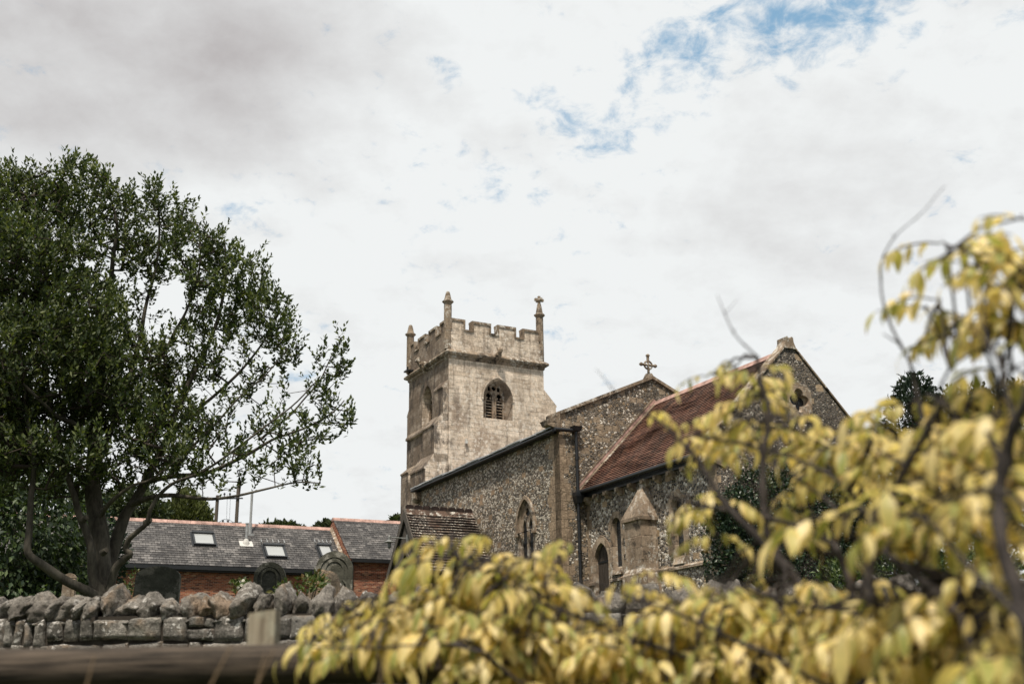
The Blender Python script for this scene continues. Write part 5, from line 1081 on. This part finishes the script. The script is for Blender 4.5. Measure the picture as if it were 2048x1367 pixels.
for k_, (pts, w0, w1, off) in enumerate(stems):
    P = [at(x, y, WY_(x) + off - (.24 if k_ % 4 else .06)) for x, y in pts]; Q = smooth_path(P); n = len(Q); RR = []
    for i in range(n):
        x_ = np.interp(i / (n - 1) * (len(pts) - 1), range(len(pts)), [p[0] for p in pts]); r_ = (w0 + (w1 - w0) * (i / (n - 1)) ** .8) * (.78 if w0 > 12 else .8) / 2 * pxm(WY_(x_)); RR.append(r_ * (1 + .15 * mnoise.noise(Vector(Q[i]) * 25)) * (1.35 if i % 5 == 0 else 1))
    sb = MB(); Q = [q + np.array([mnoise.noise(Vector(q) * 14), 0, mnoise.noise(Vector(q) * 14 + Vector((7, 7, 0)))]) * .006 for q in Q]; sb.tube([q - WO for q in Q], RR, 8)
    for i in range(5, n - 1, 5):   # buds and short side shoots at the nodes
        dd = rand_dirs(1)[0] * np.array([1, .5, .6]) + np.array([0, 0, .5]); L_s = (.012 + .035 * ((i * 7) % 3 == 0)) * (1 if w1 > 2 else .7); sb.tube([Q[i] - WO, Q[i] - WO + dd * L_s], [RR[i] * .6, RR[i] * .25], 5)
    sb.build('stem', M['wist_bark'], wis, recalc=False)
    if w1 >= 3: SN_ += Q
# rooted main stems off to the lower right
for k, (x, y) in enumerate(((1760, 1400), (1900, 1400), (2080, 1400))):
    q = at(x, y, WY_(x)) - WO; sb = MB(); sb.tube([(.04 * k, .05 * k, -.05), (.08 + .03 * k, .02, .35), tuple((q + np.array([.1, 0, .4])) * .55), tuple(q)], [.035, .03, .022, .014], 8); sb.build('stem', M['wist_bark'], wis, recalc=False)
SNa = np.array(SN_)
LV, LF, LUV = [], [], []
rdw = random.Random(12)
def leaflet(P, d, nrm, L, W):
    d = d / np.linalg.norm(d); s_ = np.cross(d, nrm); s_ /= np.linalg.norm(s_) + 1e-9; n_ = np.cross(s_, d); b0 = len(LV); curl = rdw.uniform(.9, 1.9); fold = rdw.uniform(.1, .4); tw_ = rdw.uniform(-.3, .3)
    prof = [0.02, .62, 1.0, .93, .55, .02]; K = len(prof); p = P.copy(); dd = d.copy()
    for i, w in enumerate(prof):
        ss_ = s_ * math.cos(tw_ * i / K) + n_ * math.sin(tw_ * i / K)
        for k in (-1, 0, 1): LV.append(p + ss_ * (k * w * W / 2) + (n_ * (abs(k) * w * W * fold * .5))); LUV.append((k, i / (K - 1)))
        dd = dd - n_ * (curl / K); dd /= np.linalg.norm(dd); p = p + dd * (L / (K - 1))
    for i in range(K - 1):
        for k in (0, 1): a = b0 + i * 3 + k; LF.append((a, a + 1, a + 4, a + 3))
PET = MB()
def compound(P, out, size=1.0, npair=4, petiole=True, droop=1.0):
    """pinnate leaf: arching rachis with drooping leaflets"""
    out = np.array(out, float); out /= np.linalg.norm(out); Lr = .115 * size * rdw.uniform(.8, 1.2); pts = []; d = out.copy(); p = np.array(P, float)
    for i in range(npair + 2):
        pts.append(p.copy()); d = d + np.array([0, 0, -.22 * droop]); d /= np.linalg.norm(d); p = p + d * Lr / (npair + 1)
    PET.tube([q - WO for q in pts], [.0022 * size] * (len(pts) - 1) + [.001], 4, cap=False)
    side = np.cross(d, [0, 0, 1]); side = side / (np.linalg.norm(side) + 1e-9) if np.linalg.norm(side) > .1 else np.array([1., 0, 0])
    for i, q in enumerate(pts[1:], 1):
        L = .054 * size * rdw.uniform(.65, 1.25); W = L * rdw.uniform(.29, .39)
        t = (pts[i] - pts[i - 1]); t /= np.linalg.norm(t)
        if i == len(pts) - 1:
            leaflet(q, t * .6 + np.array([0, 0, -.3]), np.array([0, -.4, 1]) + t, L * 1.1, W); continue
        for s_ in (-1, 1):
            dn = side * s_ * rdw.uniform(.35, .8) + t * .3 + np.array([0, 0, -rdw.uniform(-.15, .55) * droop]) + np.array([rdw.uniform(-.2, .2), rdw.uniform(-.25, .25), 0])
            leaflet(q, dn, side * s_ * .7 + np.array([0, 0, 1.0]), L, W)
NOGO = [(1650, 1960, 1075, 1172), (1425, 1610, 930, 1000), (1480, 1640, 1075, 1120), (1530, 1720, 640, 835), (1190, 1345, 855, 1140), (1345, 1425, 1040, 1110), (1160, 1290, 700, 1090), (1740, 1850, 380, 760), (770, 850, 1000, 1140), (560, 690, 1000, 1200), (1500, 1590, 640, 700)]
def free(x, y): return not any(a < x < b_ and c < y < d for a, b_, c, d in NOGO)
def connect(P):
    i = int(np.argmin(np.sum((SNa - P) ** 2, 1))); s0 = SNa[i]
    if np.linalg.norm(s0 - P) > .02: m_ = (s0 + P) / 2 + np.array([0, 0, .02]); PET.tube([s0 - WO, m_ - WO, np.array(P) - WO], [.0032, .0028, .002], 5, cap=False)
def inside(x, y, poly):
    c = False; j = len(poly) - 1
    for i in range(len(poly)):
        if (poly[i][1] > y) != (poly[j][1] > y) and x < (poly[j][0] - poly[i][0]) * (y - poly[i][1]) / (poly[j][1] - poly[i][1]) + poly[i][0]: c = not c
        j = i
    return c
def fill(poly, n, dy=0.0, yr=.22, size=1.0, np_=(3, 5)):
    xs_ = [p[0] for p in poly]; ys_ = [p[1] for p in poly]; k = 0; tries = 0
    while k < n and tries < n * 60:
        tries += 1; x, y = rdw.uniform(min(xs_), max(xs_)), rdw.uniform(min(ys_), max(ys_))
        if not inside(x, y, poly) or not free(x, y): continue
        Yd = WY_(x) + dy + rdw.uniform(-yr, yr); P = at(x, y, max(.9, Yd)); a = rdw.uniform(0, 2 * math.pi); compound(P, (math.cos(a), math.sin(a) * .8, rdw.uniform(-.1, .5)), size * rdw.uniform(.85, 1.15), rdw.randint(*np_)); connect(P); k += 1
mass = [(730, 1225), (750, 1185), (775, 1160), (800, 1185), (845, 1185), (875, 1130), (910, 1095), (1000, 1095), (1060, 1095), (1100, 1135), (1155, 1185), (1225, 1240), (1290, 1225), (1340, 1195), (1400, 1180), (1480, 1130), (1560, 1160), (1650, 1190), (1730, 1180), (1810, 1200), (1900, 1190), (2080, 1180), (2080, 1400), (1020, 1400), (960, 1310), (860, 1275), (760, 1250), (700, 1280), (660, 1290), (620, 1250)]
fill(mass, 600)
fill([(1720, 1060), (1780, 960), (1860, 880), (1960, 820), (2080, 800), (2080, 1200), (1900, 1190), (1830, 1120), (1760, 1110)], 34, -.1, .2, 1.05)
fill([(1850, 1180), (2080, 1150), (2080, 1400), (1700, 1400), (1700, 1230)], 46, -.3, .15, 1.1)
fill([(1560, 860), (1720, 840), (1840, 830), (1800, 960), (1700, 970), (1600, 930)], 8, 0, .15, .95)
fill([(1000, 1290), (1500, 1260), (2080, 1250), (2080, 1420), (1000, 1420)], 60, 0, .3)
fill([(735, 1190), (1000, 1130), (1060, 1280), (790, 1260), (735, 1255)], 60, 0, .2, 1.1)
fill([(725, 1250), (745, 1270), (820, 1280), (800, 1290), (730, 1295)], 7)
# separate sprays: (px, py, how many, spread px, size, depth offset)
for (x, y, n, sp, sz, dy) in ((1285, 825, 3, 10, .8, .05), (1400, 868, 5, 24, .85, .1), (1450, 872, 6, 22, .85, .1), (1500, 885, 5, 24, .85, .08), (1470, 735, 4, 28, .75, 0), (1430, 750, 2, 14, .7, 0), (1515, 740, 3, 14, .8, 0), (1520, 790, 4, 22, .8, 0), (1475, 830, 4, 22, .8, 0), (1535, 840, 4, 22, .85, 0), (1570, 860, 5, 26, .9, .05), (1630, 885, 5, 30, .95, 0), (1690, 870, 4, 26, .9, .05), (1600, 930, 3, 30, .9, .08), (1660, 930, 4, 30, 1.0, 0),
        (1450, 1010, 3, 20, .8, -.08), (1390, 1010, 4, 20, .8, -.08), (1430, 1070, 2, 18, .75, -.06), (1540, 1000, 3, 26, .8, 0), (1610, 1010, 5, 30, .85, .06), (1580, 1060, 4, 30, .8, .05), (1480, 1180, 4, 28, .85, 0), (1340, 1145, 3, 24, .85, 0), (1290, 1180, 2, 18, .8, 0), (1740, 890, 5, 30, .95, 0), (1790, 860, 5, 32, 1.0, -.05), (1780, 930, 6, 36, 1.0, -.05), (1840, 820, 5, 34, 1.0, -.1),
        (1880, 880, 6, 36, 1.05, -.1), (1930, 820, 6, 40, 1.1, -.1), (1960, 890, 6, 40, 1.1, -.12), (2020, 820, 6, 40, 1.2, -.1), (2030, 740, 5, 34, 1.2, -.1), (2000, 690, 4, 24, 1.1, -.12), (2040, 620, 5, 30, 1.2, -.15), (1985, 545, 4, 24, 1.0, -.15), (1930, 530, 3, 18, 1.0, -.15), (1895, 525, 2, 12, .95, -.15), (1880, 640, 3, 18, .95, -.12), (1905, 690, 2, 16, .95, -.12), (1850, 650, 2, 10, .9, -.1), (2046, 470, 1, 4, .8, -.15), (2036, 690, 4, 24, 1.0, -.1), (2035, 900, 5, 30, 1.0, -.1), (1990, 950, 5, 34, 1.0, -.1), (1900, 940, 5, 30, 1.0, -.1), (1850, 900, 4, 30, 1.0, -.05), (2040, 560, 4, 22, 1.0, -.15), (2000, 770, 4, 28, 1.0, -.1),
        (1760, 1030, 5, 26, 1.35, -.35), (1830, 1020, 4, 30, 1.4, -.4), (1900, 1000, 5, 36, 1.4, -.35), (1980, 1000, 5, 40, 1.5, -.35), (2040, 1050, 5, 40, 1.6, -.35), (1960, 1080, 4, 40, 1.4, -.4), (1840, 1210, 5, 40, 1.3, -.3), (1960, 1200, 5, 50, 1.3, -.3), (1720, 1230, 4, 40, 1.2, -.2), (2030, 1240, 5, 50, 1.5, -.3), (668, 1282, 1, 5, .9, -.1), (668, 1222, 1, 4, .85, 0), (700, 1290, 3, 12, .95, -.1), (705, 1300, 3, 18, 1.0, -.1), (1005, 1325, 3, 16, .9, -.1), (1140, 1340, 2, 20, .9, -.1), (880, 1085, 3, 16, .9, .05), (905, 1075, 2, 10, .85, .05), (970, 1070, 2, 12, .8, .05), (1150, 1095, 2, 10, .95, 0)):
    if x > 1820 and y < 720: y -= 34; n += 1
    C0 = at(x, y, WY_(x) + dy); connect(C0)
    for k in range(n):
        xx, yy = x + rdw.gauss(0, sp * .75), y + rdw.gauss(0, sp * .5)
        if not free(xx, yy): continue
        if xx > 1820: sz = min(sz, 1.0)
        P = at(xx, yy, WY_(xx) + dy + rdw.uniform(-.1, .1)); a = rdw.uniform(0, 2 * math.pi); compound(P, (math.cos(a), math.sin(a) * .7, rdw.uniform(0, .5)), sz * .95, rdw.randint(2, 4)); PET.tube([C0 - WO, (C0 + P) / 2 - WO + np.array([0, 0, .006]), P - WO], [.002, .0018, .0014], 4, cap=False)
LVa = np.array(LV) - WO; LFa = np.array(LF)
fol = fast_mesh('foliage', LVa, LFa, M['wist'], wis, 4, True)
uvl = fol.data.uv_layers.new(name="UVMap"); LUVa = np.array(LUV, dtype=np.float32)
lidx = np.zeros(len(fol.data.loops), dtype=np.int32); fol.data.loops.foreach_get("vertex_index", lidx); uvl.data.foreach_set("uv", LUVa[lidx].ravel())
PET.build('leaf_stalks', M['wist_bark'], wis, recalc=False)
print('leaflets', len(LV) // 18)

# ------------------------------------------------------------------ sky and sun
SUN_AZ, SUN_EL = R(-100), R(63)      # azimuth as a math angle in the ground plane (behind the viewer, a little to the left)
w = bpy.data.worlds.new("World"); S.world = w; w.use_nodes = True; nt = w.node_tree; nt.nodes.clear()
wb = MT.__new__(MT); wb.m = w; wb.t = nt
sky = wb.n('ShaderNodeTexSky', sky_type='NISHITA'); sky.sun_disc = False; sky.sun_elevation = SUN_EL; sky.sun_rotation = R(90) - SUN_AZ; sky.altitude = 60; sky.air_density = 1.0; sky.dust_density = 1.5
g = wb.n('ShaderNodeTexCoord').outputs['Generated']; dx, dy, dz = wb.sep(g)
inv = wb.ma('DIVIDE', 1.0, wb.ma('ADD', wb.ma('MAXIMUM', dz, 0.0), .35)); cv = wb.comb(wb.ma('MULTIPLY', dx, inv), wb.ma('MULTIPLY', dy, inv), 0)
n1 = wb.noise(cv, 5.5, 9, .62, .3); n2 = wb.noise(wb.vm('ADD', cv, (4, 1, 0)), 26, 9, .65, .3)
def blob(x, y, rpx, amp, sx_=1.0):
    d = at(x, y, 1.0) - EYE; d = d / np.linalg.norm(d); rr_ = rpx / F_PX
    q = wb.vm('SUBTRACT', g, tuple(d)); q = wb.vm('MULTIPLY', q, (1 / sx_, 1, 1)); l = wb.vm('LENGTH', q); return wb.mr(l, rr_, 0.0, 0.0, amp)
def total(lst):
    t = lst[0]
    for q in lst[1:]: t = wb.ma('ADD', t, q)
    return t
blue = total([blob(1060, 250, 330, .10, 1.3), blob(1400, 180, 200, .06), blob(1500, 20, 190, .26, 1.5), blob(1370, 85, 110, .27), blob(1660, 40, 170, .26, 1.4), blob(1265, 145, 85, .22), blob(1090, 205, 90, .13, 1.5), blob(905, 130, 75, .20), blob(895, 180, 50, .12), blob(830, 240, 70, .08), blob(1820, 5, 110, .18, 1.8), blob(2030, 25, 70, .14), blob(560, 410, 190, .13, 1.3), blob(1130, 290, 130, .09, 1.6), blob(650, 630, 110, .10), blob(1240, 270, 70, .10), blob(930, 330, 120, .07), blob(590, 760, 90, .08)])
base = wb.ma('ADD', .5, wb.ma('ADD', wb.ma('MULTIPLY', wb.ma('SUBTRACT', n1, .5), .8), wb.ma('MULTIPLY', wb.ma('SUBTRACT', n2, .5), 1.15)))
bm_ = wb.mr(wb.ma('ADD', base, blue), .63, 1.04)
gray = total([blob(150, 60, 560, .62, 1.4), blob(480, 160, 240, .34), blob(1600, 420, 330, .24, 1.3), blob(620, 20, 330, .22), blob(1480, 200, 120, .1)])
shade = wb.ma('ADD', gray, wb.ma('MULTIPLY', wb.ma('SUBTRACT', wb.noise(cv, 3.6, 8, .62), .52), .6)); shade = wb.ma('ADD', shade, wb.ma('MULTIPLY', wb.ma('SUBTRACT', n2, .5), .28)); relief = wb.ma('SUBTRACT', wb.noise(wb.vm('ADD', cv, (.018, -.03, 0)), 7.5, 8, .55), wb.noise(cv, 7.5, 8, .55)); shade = wb.ma('ADD', shade, wb.ma('MULTIPLY', relief, .7))
shade = wb.ma('MINIMUM', wb.ma('MAXIMUM', shade, 0), 1.0)
cloud = wb.mix(shade, (.875, .895, .895), (.48, .455, .455))
back = wb.ma('MULTIPLY', wb.mr(dy, .05, -.45), wb.mr(dz, .75, .3)); cloud = wb.mix(wb.ma('MULTIPLY', back, .6), cloud, (.16, .165, .18))   # unseen grey cloud bank added low behind the viewer to cut front fill
skyc = wb.mix(.8, sky.outputs[0], (2.3, 4.1, 5.8))
bgs = wb.n('ShaderNodeBackground'); wb.w(bgs.inputs[0], skyc); bgs.inputs[1].default_value = .12
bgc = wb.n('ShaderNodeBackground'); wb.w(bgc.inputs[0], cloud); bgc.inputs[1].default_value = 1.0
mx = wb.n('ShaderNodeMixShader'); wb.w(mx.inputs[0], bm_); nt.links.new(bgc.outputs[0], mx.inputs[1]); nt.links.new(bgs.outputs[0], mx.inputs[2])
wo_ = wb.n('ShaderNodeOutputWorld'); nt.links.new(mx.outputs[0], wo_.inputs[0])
sl = bpy.data.lights.new("sun", 'SUN'); sl.energy = 5.0; sl.angle = R(4); sl.color = (1, .91, .77); so_ = bpy.data.objects.new("sun", sl); COL.objects.link(so_)
sd = Vector((math.cos(SUN_AZ) * math.cos(SUN_EL), math.sin(SUN_AZ) * math.cos(SUN_EL), math.sin(SUN_EL))); so_.rotation_euler = sd.to_track_quat('Z', 'Y').to_euler(); so_.location = (0, 0, 60)
S.view_settings.view_transform = 'Standard'; S.view_settings.look = 'None'; S.view_settings.exposure = 0; S.view_settings.gamma = 1
S.render.engine = 'CYCLES'; S.cycles.max_bounces = 6; S.cycles.transparent_max_bounces = 6
